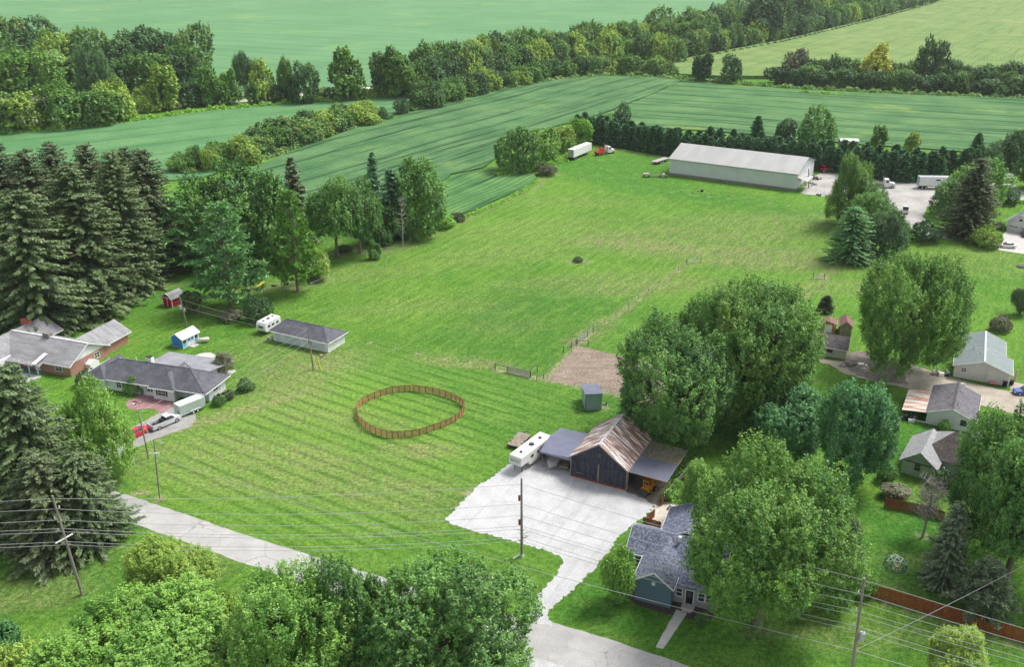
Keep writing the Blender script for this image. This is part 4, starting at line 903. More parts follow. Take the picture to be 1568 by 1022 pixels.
def groof(par, x0, x1, y0, y1, ze, zr, ax, m, ov=.35, rx=None, t=.12, trim=WHITE, name='roof', ridge=None):
    mb = MB(); f = MB(); lift = .13
    if ax == 'y':
        c = rx if rx is not None else (x0+x1)/2
        for e, s in ((x0, -1), (x1, 1)):
            sl = (zr-ze)/abs(c-e); ex = e+s*ov; ez = ze-sl*ov+lift
            q = [(ex, y0-ov, ez), (ex, y1+ov, ez), (c, y1+ov, zr+lift), (c, y0-ov, zr+lift)]
            mb.slab(q if s < 0 else q[::-1], t)
            for yy in (y0-ov-.03, y1+ov+.03): f.bar((ex, yy, ez-t*.6), (c, yy, zr+lift-t*.6), .05, .2)
            f.bar((ex+s*.03, y0-ov, ez-t*.6), (ex+s*.03, y1+ov, ez-t*.6), .05, .16)
        rg = ((c, y0-ov, zr+lift+.02), (c, y1+ov, zr+lift+.02))
    else:
        c = rx if rx is not None else (y0+y1)/2
        for e, s in ((y0, -1), (y1, 1)):
            sl = (zr-ze)/abs(c-e); ey = e+s*ov; ez = ze-sl*ov+lift
            q = [(x0-ov, ey, ez), (x0-ov, c, zr+lift), (x1+ov, c, zr+lift), (x1+ov, ey, ez)]
            mb.slab(q if s > 0 else q[::-1], t)
            for xx in (x0-ov-.03, x1+ov+.03): f.bar((xx, ey, ez-t*.6), (xx, c, zr+lift-t*.6), .05, .2)
            f.bar((x0-ov, ey+s*.03, ez-t*.6), (x1+ov, ey+s*.03, ez-t*.6), .05, .16)
        rg = ((x0-ov, c, zr+lift+.02), (x1+ov, c, zr+lift+.02))
    o = mb.build(name, m, par)
    if trim: f.build('fascia', trim, o)
    if ridge: MB().bar(rg[0], rg[1], .35, .05).build('ridge_cap', ridge, o)
    return o
def hroof(par, x0, x1, y0, y1, ze, zr, m, ov=.5, t=.1, trim=WHITE, inl=None, inr=None, yr=None):
    """hip roof with ridge along x"""
    X0, X1, Y0, Y1 = x0-ov, x1+ov, y0-ov, y1+ov; c = yr if yr is not None else (Y0+Y1)/2; h = (Y1-Y0)/2
    a = (X0+(h if inl is None else inl), c, zr); b = (X1-(h if inr is None else inr), c, zr)
    A, B, C, D = (X0, Y0, ze), (X1, Y0, ze), (X1, Y1, ze), (X0, Y1, ze)
    mb = MB(); mb.slab([A, B, b, a], t); mb.slab([C, D, a, b], t); mb.slab([B, C, b], t); mb.slab([D, A, a], t)
    o = mb.build('roof', m, par); f = MB(); e = .03
    for p, q in ((A, B), (B, C), (C, D), (D, A)): f.bar((p[0], p[1], ze-.06), (q[0], q[1], ze-.06), .12, .15)
    f.build('gutter', trim, o)
    r = MB(); 
    for p, q in ((a, b), (A, a), (D, a), (B, b), (C, b)): r.bar((p[0], p[1], p[2]+.01), (q[0], q[1], q[2]+.01), .22, .03)
    r.build('ridge_cap', m, o); return o
# ===== weathered barn
BARNW = mat('black_barn_boards', (.028, .032, .045), (.07, .075, .095), 1.4, .85, stretch=(3, 3, .25), grain=.4, gs=4, waves=('X', .22, .03))
RUSTY = mat('rusty_sheet_roof', (.8, .78, .76), (.24, .12, .085), 1.1, .65, stretch=(.3, 2.6, .3), lo=.4, hi=.53, grain=.3, gs=3)
RUSTR = mat('rust_streaked_roof', (.62, .58, .52), (.42, .17, .1), 1.0, .6, stretch=(.25, 2.2, .3), lo=.45, hi=.6, grain=.3, gs=3)
BLUEM = mat('blue_grey_roof_metal', (.17, .18, .25), (.21, .22, .29), .5, .38, .6, waves=('X', .35, .03))
OLDWOOD = mat('old_wood', (.3, .26, .21), (.19, .16, .13), 2, .9, stretch=(1, 1, .3), grain=.3, gs=6)
REDWOOD = mat('red_brown_wood', (.3, .09, .045), (.21, .065, .035), 1.5, .85, stretch=(2, 2, .3), grain=.35, gs=5)
O, yaw, L, Wd = rectat((874.4, 729), (957.9, 751.5), (1001.7, 673.2), 4.0)
ze = hgt(at(957.9, 751.5), 720)
O, yaw, L, Wd = rectat((874.4, 729), (957.9, 751.5), (1001.7, 673.2), ze)
print('BARN', L, Wd, ze)
zr = ze+3.3
b = thing('barn', 'weathered black barn with rusty roof and an open lean-to on each side', 'barn', O, yaw)
gwalls(b, 0, L, 0, Wd, ze, zr, 'y', BARNW)
groof(b, 0, L, 0, Wd, ze, zr, 'y', RUSTY, .3, trim=mat('weathered_trim', (.42, .36, .32), (.3, .2, .16), 2, .8), ridge=GREYM)
MB().box(-.1, L+.1, -.12, -.02, -.05, .35).build('sill_board', REDWOOD, b)
m = MB(); m.box(L*.5-.1, L*.5+.1, -.1, -.01, .35, 3.4); m.build('sliding_door_track', OLDWOOD, b)
dr = MB().box(.4, L*.49, -.09, -.01, .36, 3.3).build('door', BARNW, b); MB().box(.9, 1.9, -.12, -.095, .9, 1.0).build('handle', OLDWOOD, dr)
MB().box(L*.51, L-.4, -.09, -.01, .36, 3.3).build('door', BARNW, b)
for x in (-.12, L+.02): MB().box(x, x+.14, -.14, .0, 0, ze).build('corner_post', OLDWOOD, b)
window(b, (L*.5, 0, 5.0), '-y', .6, .7, DARK)
# left lean-to: low double pitched roof on posts
lx = at(823.3, 722.7)-O; cy, sy = math.cos(yaw), math.sin(yaw)
lx = lx.x*cy+lx.y*sy; LW = -lx; lD = 8.6; print('lean', LW)
r = MB(); e0, e1 = ze-.35, ze-.15
r.slab([(-LW-.4, .2, e0-.5), (-.15, .2, e0-.3), (-.15, lD*.5, e0+.45), (-LW-.4, lD*.5, e0+.3)], .08)
r.slab([(-LW-.4, lD*.5, e0+.3), (-.15, lD*.5, e0+.45), (-.15, lD, e0-.3), (-LW-.4, lD, e0-.5)], .08)
ro = r.build('lean_to_roof', BLUEM, b)
MB().box(-LW-.4, -.15, .05, .19, e0-.75, e0-.42).build('fascia', BLUEM, ro)
for px in (-LW, -LW*.5):
    for py in (.35, lD*.5, lD-.3): MB().tube([(px, py, -.05), (px, py, e0-.6)], .07).build('post', OLDWOOD, b)
# right lean-to
rp = at(1015, 771.8)-O; RW = rp.x*cy+rp.y*sy-L; ry = -rp.x*sy+rp.y*cy; print('rlean', RW, ry)
o0 = ze-.1; o1 = hgt(at(1015, 771.8), 742)
rD = Wd-.4; sp = rD*.5
r = MB(); r.slab([(L+.2, 0, o0), (L+RW+.2, 0, o1), (L+RW+.2, sp, o1), (L+.2, sp, o0)], .07); r.build('lean_to_roof', BLUEM, b)
r = MB()
for k in range(9):
    y = sp+.3+k*(rD-sp)/9; r.bar((L+.2, y, o0-.03), (L+RW+.2, y, o1-.03), .22, .07)
for k in range(5):
    t = k/4; r.bar((L+.2+RW*t, sp, o0+(o1-o0)*t-.09), (L+.2+RW*t, rD, o0+(o1-o0)*t-.09), .08, .08)
r.build('open_rafters', OLDWOOD, b)
MB().bar((L+.1, -.05, o0-.1), (L+RW+.2, -.05, o1-.1), .1, .18).build('fascia', OLDWOOD, b)
for px in (.25, RW*.5, RW):
    for py in (.05, rD*.5, rD):
        if px == RW*.5 and py < 1: continue
        MB().tube([(L+px, py, -.05), (L+px, py, o0+(o1-o0)*px/RW-.1)], .08).build('post', OLDWOOD, b)
MB().tube([(L+.6, rD+1.2, -.05), (L+.6, rD+1.2, 3.4)], .09).build('post', OLDWOOD, b)
sheet('shed_floor', [(957, 752), (1008, 776), (1040, 745), (1000, 720), (975, 725)], .022, mat('trodden_earth', (.2, .17, .14), (.12, .1, .085), .8, .95, grain=.5, gs=4), .3, .6, 'dark earth floor under the lean-to')
# ===== small metal shed
SHEDW = mat('pale_blue_sheet', (.36, .46, .5), (.3, .4, .44), .8, .5, .2, waves=('X', .3, .03))
O, yaw, L, _ = rectat((896.5, 629.5), (920.5, 628.5))
s = thing('run_in_shed', 'small blue metal shed beside the sand arena', 'shed', O, yaw); D = 4.6; e = 3.9
mb = MB(); mb.prism([(0, -.05), (D, -.05), (D, 2.6), (0, e-.5)], 'x', 0, L); mb.build('wall', SHEDW, s)
mb = MB(); mb.slab([(-.2, -.25, e-.42), (L+.2, -.25, e-.42), (L+.2, D+.3, 2.85), (-.2, D+.3, 2.85)], .08); mb.build('roof', BLUEM, s)
for x in (-.03, L-.05): MB().box(x, x+.08, -.04, .04, 0, e-.55).build('corner_trim', DARK, s)
# ===== long machine shed
LSW = mat('pale_shed_siding', (.62, .65, .65), (.55, .58, .59), .2, .55, .1, waves=('X', .6, .04))
LSR = mat('pale_shed_roof', (.36, .36, .35), (.31, .31, .305), .15, .6, .1, stretch=(2, .3, 1), waves=('X', .9, .03))
ze = hgt(at(1218.2, 293), 266.6); O, yaw, L, Wd = rectat((1024.5, 267.5), (1218.2, 293), (1251.6, 245.6), ze)
print('LONG', L, Wd, ze); zr = ze+Wd*.5*.28
s = thing('machine_shed', 'long pale metal machine shed at the far end of the meadow', 'shed', O, yaw)
gwalls(s, 0, L, 0, Wd, ze, zr, 'x', LSW, z0=.8); groof(s, 0, L, 0, Wd, ze, zr, 'x', LSR, .5, trim=mat('brown_trim', (.2, .18, .17)))
MB().box(-.02, L+.02, -.02, Wd+.02, -.1, .8).build('wainscot', mat('grey_brown_base', (.26, .23, .22), (.2, .18, .17), 1, .8, waves=('X', .6, .04)), s)
garage_door(s, (L, Wd*.62, .8), '+x', 5, 4, WHITE); door(s, (L, Wd*.2, .0), '+x', 1, 2.1, WHITE)
r = MB(); r.slab([(L+.1, 0, ze-1.2), (L+3.5, 0, ze-2.2), (L+3.5, Wd*.35, ze-2.2), (L+.1, Wd*.35, ze-1.2)], .1); r.build('side_canopy', LSR, s)
for y in (.2, Wd*.33): MB().tube([(L+3.3, y, 0), (L+3.3, y, ze-2.3)], .1).build('post', WHITE, s)
MB().bar((L*.55, -.06, ze), (L*.55, -.06, .8), .1, .04).build('downspout', GREYM, s)
# ===== white garage with hip roof
ze = hgt(at(502.8, 540.8), 525); O, yaw, L, Wd = rectat((419.4, 521.7), (502.8, 540.8), (537.7, 526.8)); print('GAR', L, Wd, ze)
s = thing('garage', 'white detached garage with dark hip roof beside the camper', 'garage', O, yaw)
MB().box(0, L, 0, Wd, -.1, ze).build('wall', WVERT, s); hroof(s, 0, L, 0, Wd, ze, ze+1.9, SHINGLE, .6, inl=2.2)
GDW = mat('pale_grey_door', (.6, .66, .7), (.55, .6, .64), .6, .5)
garage_door(s, (L*.36, 0, 0), '-y', 3.6, 2.3, GDW); garage_door(s, (L*.87, 0, 0), '-y', 2.0, 2.3, GDW); door(s, (L*.08, 0, 0), '-y', .95, 2.05, GDW)
door(s, (L*.6, 0, 0), '-y', .95, 2.05, GDW); window(s, (L*.68, 0, 1.5), '-y', .9, .8)
mb = MB()
for k in range(12): x = L*(.54+.3*random.random()); z = random.uniform(.6, ze-.3); mb.box(x-.12, x+.12, -.04, -.015, z-.12, z+.12)
mb.build('wall_ornament', DARK, s)
mb = MB(); mb.box(L+.003, L+.03, Wd*.4, Wd*.6, 1.4, 1.5); mb.build('sign_plate', GREYM, s)
# ===== white ranch house
ze = 2.45; O, yaw, L, Wd = rectat((137, 592), (315.6, 619.8), (363.6, 600)); print('RANCH', L, Wd)
h = thing('ranch_house', 'white ranch house with dark hipped roof and pink paver patio', 'house', O, yaw)
xs = L*.76
MB().box(L*.12, xs, 0, Wd+1.6, -.1, ze).build('wall', WSIDE, h)
MB().box(xs+.003, L, 1.2, Wd+.4, -.1, ze).build('wall', WSIDE, h)
MB().box(0, L*.12-.003, 1.5, 8, -.1, ze).build('wall', WSIDE, h)
hroof(h, 0, L, .0, Wd+.8, ze, ze+2.6, SHINGLE, .7, inl=6.0, inr=5.6)
def wingroof(par, x0, x1, y0, y1, ze, zr, m, ov=.6):
    X0, X1, Y0 = x0-ov, x1+ov, y0-ov; c = (X0+X1)/2; h_ = (X1-X0)/2
    mb = MB(); a = (c, Y0+h_, zr); bk = (c, y1, zr)
    mb.slab([(X0, Y0, ze), (X1, Y0, ze), a], .1); mb.slab([(X1, Y0, ze), (X1, y1, ze), bk, a], .1); mb.slab([(X0, y1, ze), (X0, Y0, ze), a, bk], .1)
    o = mb.build('roof', m, par); f = MB(); f.bar((X0, Y0, ze-.05), (X1, Y0, ze-.05), .1, .15); f.build('gutter', WHITE, o); return o
wingroof(h, L*.585, xs, -.75, 6.5, ze+.03, ze+2.15, SHINGLE, .6)
MB().box(L*.585, xs, -.75, .4, -.1, ze-.02).build('wall', WSIDE, h)
wingroof(h, L*.045, L*.165, -.6, 6.5, ze+.03, ze+1.9, SHINGLE, .5)
MB().box(L*.045, L*.165, -.6, 1.4, -.1, ze-.02).build('wall', WSIDE, h)
# low rear wing
mb = MB(); mb.box(L*.38, L*.86, Wd, Wd+6.5, -.1, ze-.05); mb.build('wall', WSIDE, h)
mb = MB(); mb.slab([(L*.36, Wd-2.5, ze+1.35), (L*.88, Wd-2.5, ze+1.35), (L*.92, Wd+7.2, ze), (L*.34, Wd+7.2, ze)], .12); mb.build('rear_roof', mat('pale_grey_low_roof', (.27, .28, .3), (.2, .21, .23), .5, .8, grain=.3, gs=4), h)
cz = ze+2.4; ch = MB().box(L*.42, L*.42+1.2, Wd*.62, Wd*.62+.9, ze+1.2, cz+.9).build('chimney', WHITE, h); MB().box(L*.42+.1, L*.42+1.1, Wd*.62+.1, Wd*.62+.8, cz+.905, cz+1.1).build('chimney_cap', DARK, ch)
for fx, fy in ((.63, .75), (.74, .72), (.3, .8), (.2, .6)): MB().tube([(L*fx, Wd*fy, ze+1), (L*fx, Wd*fy, ze+2.6)], .09).build('vent_pipe', WHITE, h)
for fx, w in ((.27, 1.0), (.33, 1.6), (.39, 1.0)): window(h, (L*fx, 0, 1.4), '-y', w, 1.2, WHITE, divs=2)
door(h, (L*.485, 0, 0), '-y', 1.0, 2.05, GDW)
for fx, w in ((.53, .6), (.56, 1.0)): window(h, (L*fx, 0, 1.45), '-y', w, 1.1, WHITE, DARK)
window(h, (L*.66, -.75, 1.45), '-y', 1.5, 1.1, WHITE, DARK, divs=2); window(h, (L*.1, -.6, 1.45), '-y', 1.2, 1.0, WHITE)
window(h, (L, Wd*.55, 1.7), '+x', 1.4, .9, WHITE, divs=2); door(h, (L, Wd*.85, 0), '+x', .9, 2.05, WHITE)
garage_door(h, (L*.88, 1.2, 0), '-y', 3.4, 2.2, GDW)
# ===== brick ranch house
ze = 2.5; O, yaw, L, Wd = rectat((23, 561), (109.6, 577.3), (172.6, 547)); print('BRICK', L, Wd)
h = thing('brick_house', 'red brick ranch house with grey roof and white gable at the left edge', 'house', O, yaw)
zr = ze+2.5
MB().box(0, L, 0, Wd, -.1, ze).build('wall', BRICK, h)
mb = MB(); mb.prism([(0, ze+.003), (Wd, ze+.003), (Wd*.5, zr)], 'x', L-.12, L+.05); mb.build('gable_siding', WHITE, h)
groof(h, -4, L, 0, Wd, ze, zr, 'x', SHINGLE2, .6, ridge=WHITE)
MB().box(-9, -.003, -3.5, Wd, -.1, ze).build('garage_wall', WHITE, h)
groof(h, -9, -.6, -3.6, Wd+3, ze, zr-.2, 'y', SHINGLE2, .5); mb = MB(); mb.prism([(-9, ze), (-.6, ze), (-4.8, zr-.2)], 'y', -3.6, -3.4); mb.build('gable_siding', WHITE, h)
garage_door(h, (-4.8, -3.5, 0), '-y', 5.4, 2.2, mat('tan_door', (.5, .46, .42)))
MB().box(L*.45, L*.95, Wd, Wd+7, -.1, ze).build('wall', BRICK, h)
groof(h, L*.45, L*.95, Wd-4, Wd+7, ze, ze+1.9, 'y', SHINGLE2, .6)
ch = MB().box(L*.28, L*.28+1.5, Wd*.45, Wd*.45+1.0, ze+1.5, zr+.9).build('chimney', mat('grey_brick', (.25, .23, .21), (.15, .13, .12), 3), h)
ch = MB().box(-6.4, -4.4, Wd-1, Wd, ze+1, zr+.6).build('chimney', mat('orange_brick', (.5, .16, .1), (.4, .11, .08), 3), h)
MB().slab([(L*.5, -2.2, ze+.15), (L*.56, -2.2, ze+.15), (L*.56, 1.2, ze+1.0), (L*.5, 1.2, ze+1.0)], .15).build('porch_beam', WHITE, h)
for fx in (.22, .38, .53): MB().box(L*fx-.08, L*fx+.08, -1.6, -1.44, 0, ze-.1).build('porch_post', WHITE, h)
MB().slab([(0, -1.9, ze-.45), (L*.6, -1.9, ze-.45), (L*.6, -.55, ze-.06), (0, -.55, ze-.06)], .1).build('porch_roof', SHINGLE2, h)
MB().box(.2, L*.56, -1.8, -.01, -.05, .12).build('porch_floor', mat('green_deck', (.12, .25, .2)), h)
window(h, (L*.25, 0, 1.4), '-y', 1.8, 1.3, divs=2); door(h, (L*.42, 0, .12), '-y', 1, 2.05, WHITE); window(h, (L*.8, 0, 1.4), '-y', 1.6, 1.2, divs=2)
window(h, (L, Wd*.72, 1.5), '+x', 1.3, 1.1, divs=2)
mb = MB(); mb.prism([(Wd*.38, -.05), (Wd*.62, -.05), (Wd*.62, 1.0), (Wd*.5, 1.6), (Wd*.38, 1.0)], 'x', L+.01, L+1.3); mb.build('cellar_entry', WHITE, h)
# ===== gambrel shed
REDP = mat('red_paint', (.4, .02, .04), (.3, .015, .03), 1.5, .6, waves=('X', .3, .02))
O, yaw, L, _ = rectat((250.5, 470), (264.5, 471.3)); 
O2, yaw2, L2, _ = rectat((264.5, 471.3), (277, 466)); yaw = yaw2-math.pi/2*.98; s = thing('gambrel_shed', 'small red gambrel shed with white trim and grey roof', 'shed', at(264.5, 471.3), yaw2)
w = 3.0; D = max(3.6, L2)
prof = [(0, -.05), (w, -.05), (w, 2.1), (w*.8, 2.8), (w*.5, 3.2), (w*.2, 2.8), (0, 2.1)]
MB().prism(prof, 'x', 0, D).build('wall', REDP, s)
mb = MB(); pr = [(-.2, 1.95), (w*.2, 2.88), (w*.5, 3.3), (w*.8, 2.88), (w+.2, 1.95)]
for a, c in zip(pr[:-1], pr[1:]): mb.slab([(-.25, a[0], a[1]), (D+.2, a[0], a[1]), (D+.2, c[0], c[1]), (-.25, c[0], c[1])], .07)
ro = mb.build('roof', SHINGLE2, s); mb = MB()
for a, c in zip(pr[:-1], pr[1:]): mb.bar((-.3, a[0], a[1]-.05), (-.3, c[0], c[1]-.05), .06, .22)
mb.build('fascia', WHITE, ro)
mb = MB()
for y in (.06, w*.5, w-.06): mb.box(-.05, -.003, y-.07, y+.07, 0, 2.1)
mb.box(-.06, -.004, 0, w, 2.05, 2.2); mb.box(.0, .12, -.05, -.003, 0, 2.0); mb.box(D-.12, D, -.05, -.003, 0, 2.0); mb.build('corner_trim', WHITE, s)
for y in (w*.28, w*.72): MB().box(-.04, -.002, y-w*.18, y+w*.18, .05, 1.95).build('door', mat('bright_red_door', (.5, .01, .04)), s)
# ===== blue playhouse shed
BLUEP = mat('bright_blue_paint', (.05, .22, .62), (.04, .19, .55), 1, .6); AQUA = mat('aqua_paint', (.12, .5, .72))
O, yaw, L, _ = rectat((281, 534.5), (305.5, 522.5)); s = thing('playhouse_shed', 'blue and white shed with white roof behind the ranch house', 'shed', O, yaw); Wd = 3.2
gwalls(s, 0, L, 0, Wd, 2.1, 3.0, 'x', WHITE)
mb = MB(); mb.prism([(0.1, .1), (Wd-.1, .1), (Wd-.1, 2.05), (Wd*.5, 2.9), (.1, 2.05)], 'x', -.04, -.003); mb.build('end_panel', BLUEP, s)
groof(s, 0, L, 0, Wd, 2.1, 3.0, 'x', WHITE, .25)
for fx in (.12, .84):
    window(s, (L*fx, 0, 1.5), '-y', .55, .7, DARK); MB().box(L*fx-.4, L*fx+.4, -.04, -.003, .25, .95).build('flower_panel', AQUA, s)
for fx in (.38, .58): door(s, (L*fx, 0, .05), '-y', L*.17, 1.9, WHITE); window(s, (L*fx, -.055, 1.5), '-y', L*.1, .55, AQUA)
MB().box(L*.3, L*.7, -1.4, -.2, -.02, .1).build('door_ramp', CONC, s)
# ===== blue house at the bottom
BSIDE = mat('slate_blue_siding', (.105, .17, .22), (.13, .2, .255), .6, .7, waves=('Z', .18, .02)); BSID2 = mat('grey_siding', (.33, .32, .31), (.25, .24, .24), 1.2, .8, grain=.3, gs=5)
ze = hgt(at(971, 918.8), 885); O, yaw, L, _ = rectat((971, 918.8), (1025.7, 932.9)); apex = hgt(at(998, 925.5), 873); print('BLUE', L, ze, apex, math.degrees(yaw))
h = thing('blue_house', 'small slate blue house with mottled dark roof beside the gravel drive', 'house', O, yaw)
ze = min(ze, 3.4); zr = ze+1.7
gwalls(h, 0, L, 0, 6.5, ze, zr, 'y', BSIDE); groof(h, 0, L, 0, 7.5, ze, zr, 'y', SHINGLE3, .35)
MB().box(L*.5-.22, L*.5+.22, -.05, -.003, ze-.4, ze+.1).build('gable_vent', WHITE, h)
mb = MB()
for x in (.05, L-.05): mb.box(x-.06, x+.06, -.03, -.003, 0, ze)
mb.build('corner_trim', BSIDE, h)
gwalls(h, -2.4, L+5.5, 5.4, 11.6, ze-.1, zr+.1, 'x', BSIDE); groof(h, -2.4, L+5.5, 5.4, 11.6, ze-.1, zr+.1, 'x', SHINGLE3, .35)
gwalls(h, .8, L+3.2, 11.0, 17.5, ze-.3, zr-.3, 'y', BSIDE); groof(h, .8, L+3.2, 10.5, 17.5, ze-.3, zr-.3, 'y', SHINGLE3, .3)
MB().box(L+.003, L+5.3, 1.6, 5.4, -.1, ze-.5).build('porch_wall', BSID2, h)
MB().slab([(L+.35, 1.1, ze-.35), (L+5.6, 1.1, ze-.35), (L+5.6, 5.2, ze+.35), (L+.35, 5.2, ze+.35)], .12).build('porch_roof', SHINGLE3, h)
window(h, (L+.75, 1.6, 1.7), '-y', .7, 1.2); door(h, (L+2.1, 1.6, .25), '-y', .95, 2.05, mat('black_door', (.012, .012, .014), rough=.4), glass=True)
window(h, (L+3.6, 1.6, 1.7), '-y', .75, 1.2); window(h, (L+4.6, 1.6, 1.7), '-y', .75, 1.2)
MB().box(L+1.3, L+2.9, .5, 1.58, -.05, .25).build('stoop', CONC, h); MB().box(L+1.5, L+2.7, .1, .495, -.05, .12).build('step', CONC, h)
window(h, (-1.2, 5.4, 1.6), '-y', 1.0, 1.2)
MB().tube([(L*.5+1.6, 7.6, zr), (L*.5+1.6, 7.6, zr+.7)], .22, 8).build('chimney', WHITE, h)
MB().box(-2.5, -2.4, 5.1, 5.2, 0, ze).build('downspout', WHITE, h)
# ===== right hand group
BEIGE = mat('beige_siding', (.55, .51, .45), (.48, .45, .4), .5, .75, waves=('Z', .22, .02))
ze = hgt(at(1294.4, 550.8), 536.5); O, yaw, L, Wd = rectat((1241.6, 542.5), (1294.4, 550.8), (1306.5, 533.6)); print('BEIGE', L, Wd, ze)
s = thing('beige_garage', 'narrow beige garage with dark roof left of the big yard tree', 'garage', O, yaw)
gwalls(s, 0, L, 0, Wd, ze, ze+1.5, 'x', BEIGE); groof(s, 0, L, 0, Wd, ze, ze+1.5, 'x', SHINGLE5, .3)
for fx in (.48, .56): window(s, (L*fx, 0, ze-.75), '-y', .45, .5, DARK)
garage_door(s, (L, Wd*.5, 0), '+x', min(2.8, Wd*.6), 2.1, WHITE)
RUSTW = mat('rusty_red_sheet', (.36, .1, .05), (.55, .42, .33), 1.2, .7, stretch=(2, 2, .5), lo=.45, hi=.6, waves=('X', .25, .03)); RUSTD = mat('dark_red_rust_roof', (.15, .065, .06), (.22, .12, .11), 1.2, .7, grain=.3, gs=4)
O, yaw, L, _ = rectat((1256.3, 508.4), (1278.5, 511.5)); s = thing('rusty_shed', 'small rusty red metal shed with white double door', 'shed', O, yaw)
gwalls(s, 0, L, 0, 2.8, 2.0, 2.6, 'y', RUSTW); groof(s, 0, L, 0, 2.8, 2.0, 2.6, 'y', RUSTD, .12, trim=RUSTW)
for fx in (.38, .62): door(s, (L*fx, 0, .05), '-y', L*.2, 1.75, WHITE)
O, yaw, L, _ = rectat((1285, 514.3), (1302.5, 516.2)); s = thing('wooden_shed', 'unpainted board shed with reddish roof behind the beige garage', 'shed', O, yaw)
gwalls(s, 0, L, 0, 4.2, 2.3, 3.3, 'y', mat('grey_tan_boards', (.33, .27, .17), (.22, .18, .12), 1.5, .9, stretch=(3, 3, .3), waves=('X', .25, .03))); groof(s, 0, L, 0, 4.2, 2.3, 3.3, 'y', RUSTD, .2, trim=OLDWOOD)
door(s, (L*.5, 0, 0), '-y', 1.2, 1.9, OLDWOOD, trim=OLDWOOD)
GREENR = mat('green_grey_metal_roof', (.13, .17, .17), (.19, .23, .23), 1.0, .6, .15, stretch=(.3, 3, 1), waves=('Y', .5, .03), grain=.2, gs=3); LTG = mat('light_grey_siding', (.6, .57, .54), (.54, .52, .5), .4, .7, waves=('Z', .3, .02))
ze = hgt(at(1458.7, 577), 559); O, yaw, L, Wd = rectat((1458.7, 577), (1544, 592.5), (1559.7, 527.8), ze); Wd = min(Wd, 16); print('GREEN', L, Wd, ze)
s = thing('metal_roofed_garage', 'pale grey garage with green grey metal roof beside the tan drive', 'garage', O, yaw); zr = ze+1.7
gwalls(s, 0, L, 0, Wd*.45, ze, zr, 'y', LTG); groof(s, 0, L, 0, Wd*.45-.36, ze, zr, 'y', GREENR, .35, ridge=GREYM)
gwalls(s, .9, L-1.2, Wd*.45+.003, Wd, ze, zr-.2, 'y', LTG); groof(s, .9, L-1.2, Wd*.45+.4, Wd, ze, zr-.2, 'y', GREENR, .35, rx=L*.5, ridge=GREYM)
window(s, (L*.17, 0, 1.8), '-y', .8, .8, divs=2)
MB().tube([(L*.58, -.06, 0), (L*.58, -.06, ze+1)], .05).build('conduit', GREYM, s); MB().box(L*.55, L*.6, -.15, -.003, 1.2, 1.7).build('meter_box', GREYM, s)
MB().box(L*.97, L*1.0, -.06, -.003, 0, ze).build('downspout', WHITE, s)
for fx, fy in ((.3, .45), (.42, .25), (.2, .7)): MB().tube([(L*fx, Wd*fy, ze), (L*fx, Wd*fy, zr+.3)], .08).build('vent_pipe', WHITE, s)
O2 = at(1416.6, 648.5); ze = hgt(O2, 631); O, yaw, L, Wd = rectat((1416.6, 648.5), (1489, 664.5), (1504.4, 607.3), ze); print('WG', L, Wd, ze)
s = thing('white_garage', 'white block garage with dark patched roof and rusty lean-to', 'garage', O, yaw); zr = ze+1.5
WB = mat('white_block', (.68, .68, .66), (.5, .48, .46), .8, .8, lo=.5, hi=.8); PATCHR = mat('patched_dark_roof', (.1, .095, .11), (.15, .145, .16), 1, .85, grain=.4, gs=4)
gwalls(s, 0, L, 0, Wd, ze, zr, 'y', WB); groof(s, 0, L, 0, Wd, ze, zr, 'y', PATCHR, .3, ridge=DARK)
mb = MB()
for k in range(16):
    y = Wd*random.uniform(.1, .95); x = L*.5+random.gauss(0, .5); z = zr+.15-abs(x-L*.5)/(L*.5)*1.5; mb.box(x-.12, x+.12, y-.15, y+.15, z, z+.04)
mb.build('roof_patch', DARK, s)
window(s, (L*.78, 0, 1.6), '-y', .9, .9, DARK); lw = 4.1
mb = MB(); mb.slab([(-lw, -.2, ze-.55), (-.1, -.2, ze-.05), (-.1, Wd*.8, ze-.05), (-lw, Wd*.8, ze-.55)], .08); mb.build('lean_to_roof', RUSTR, s)
for y in (.05, Wd*.4, Wd*.78): MB().tube([(-lw+.1, y, 0), (-lw+.1, y, ze-.65)], .07).build('post', OLDWOOD, s)
MB().box(-lw, -.05, Wd*.78, Wd*.8, 0, ze-.7).build('back_wall', OLDWOOD, s)
MB().box(-lw, -.05, .0, .08, 0, .25).build('sill_board', WHITE, s)
# ===== pale green old house
PGR = mat('pale_green_siding', (.42, .52, .44), (.35, .44, .38), .8, .8, waves=('Z', .16, .02), grain=.2, gs=4)
ze = 3.3; O, yaw, L, _ = rectat((1378.5, 724), (1427.5, 738.5)); print('PG', L)
h = thing('old_house', 'old pale green house with steep grey and dark roofs on the right', 'house', O, yaw)
ze = hgt(at(1378.5, 724), 702.5); zr = ze+1.9; print('ze', ze)
gwalls(h, 0, L, 0, 8, ze, zr, 'y', PGR); groof(h, 0, L, 0, 8.5, ze, zr, 'y', SHINGLE4, .45, trim=SHINGLE4)
MB().bar((.5, -.4, ze+.05), (L-.5, -.4, ze+.05), .1, .14).build('gable_tie', DARK, h)
window(h, (L*.48, 0, 1.8), '-y', .85, 1.3, mat('grey_trim', (.4, .38, .36))); MB().box(L*.86, L*.94, -.2, -.003, .3, .8).build('meter_box', WHITE, h)
gx = L+7.5
MB().box(L*.3, gx, 3.0, 11, -.1, ze).build('wall', PGR, h)
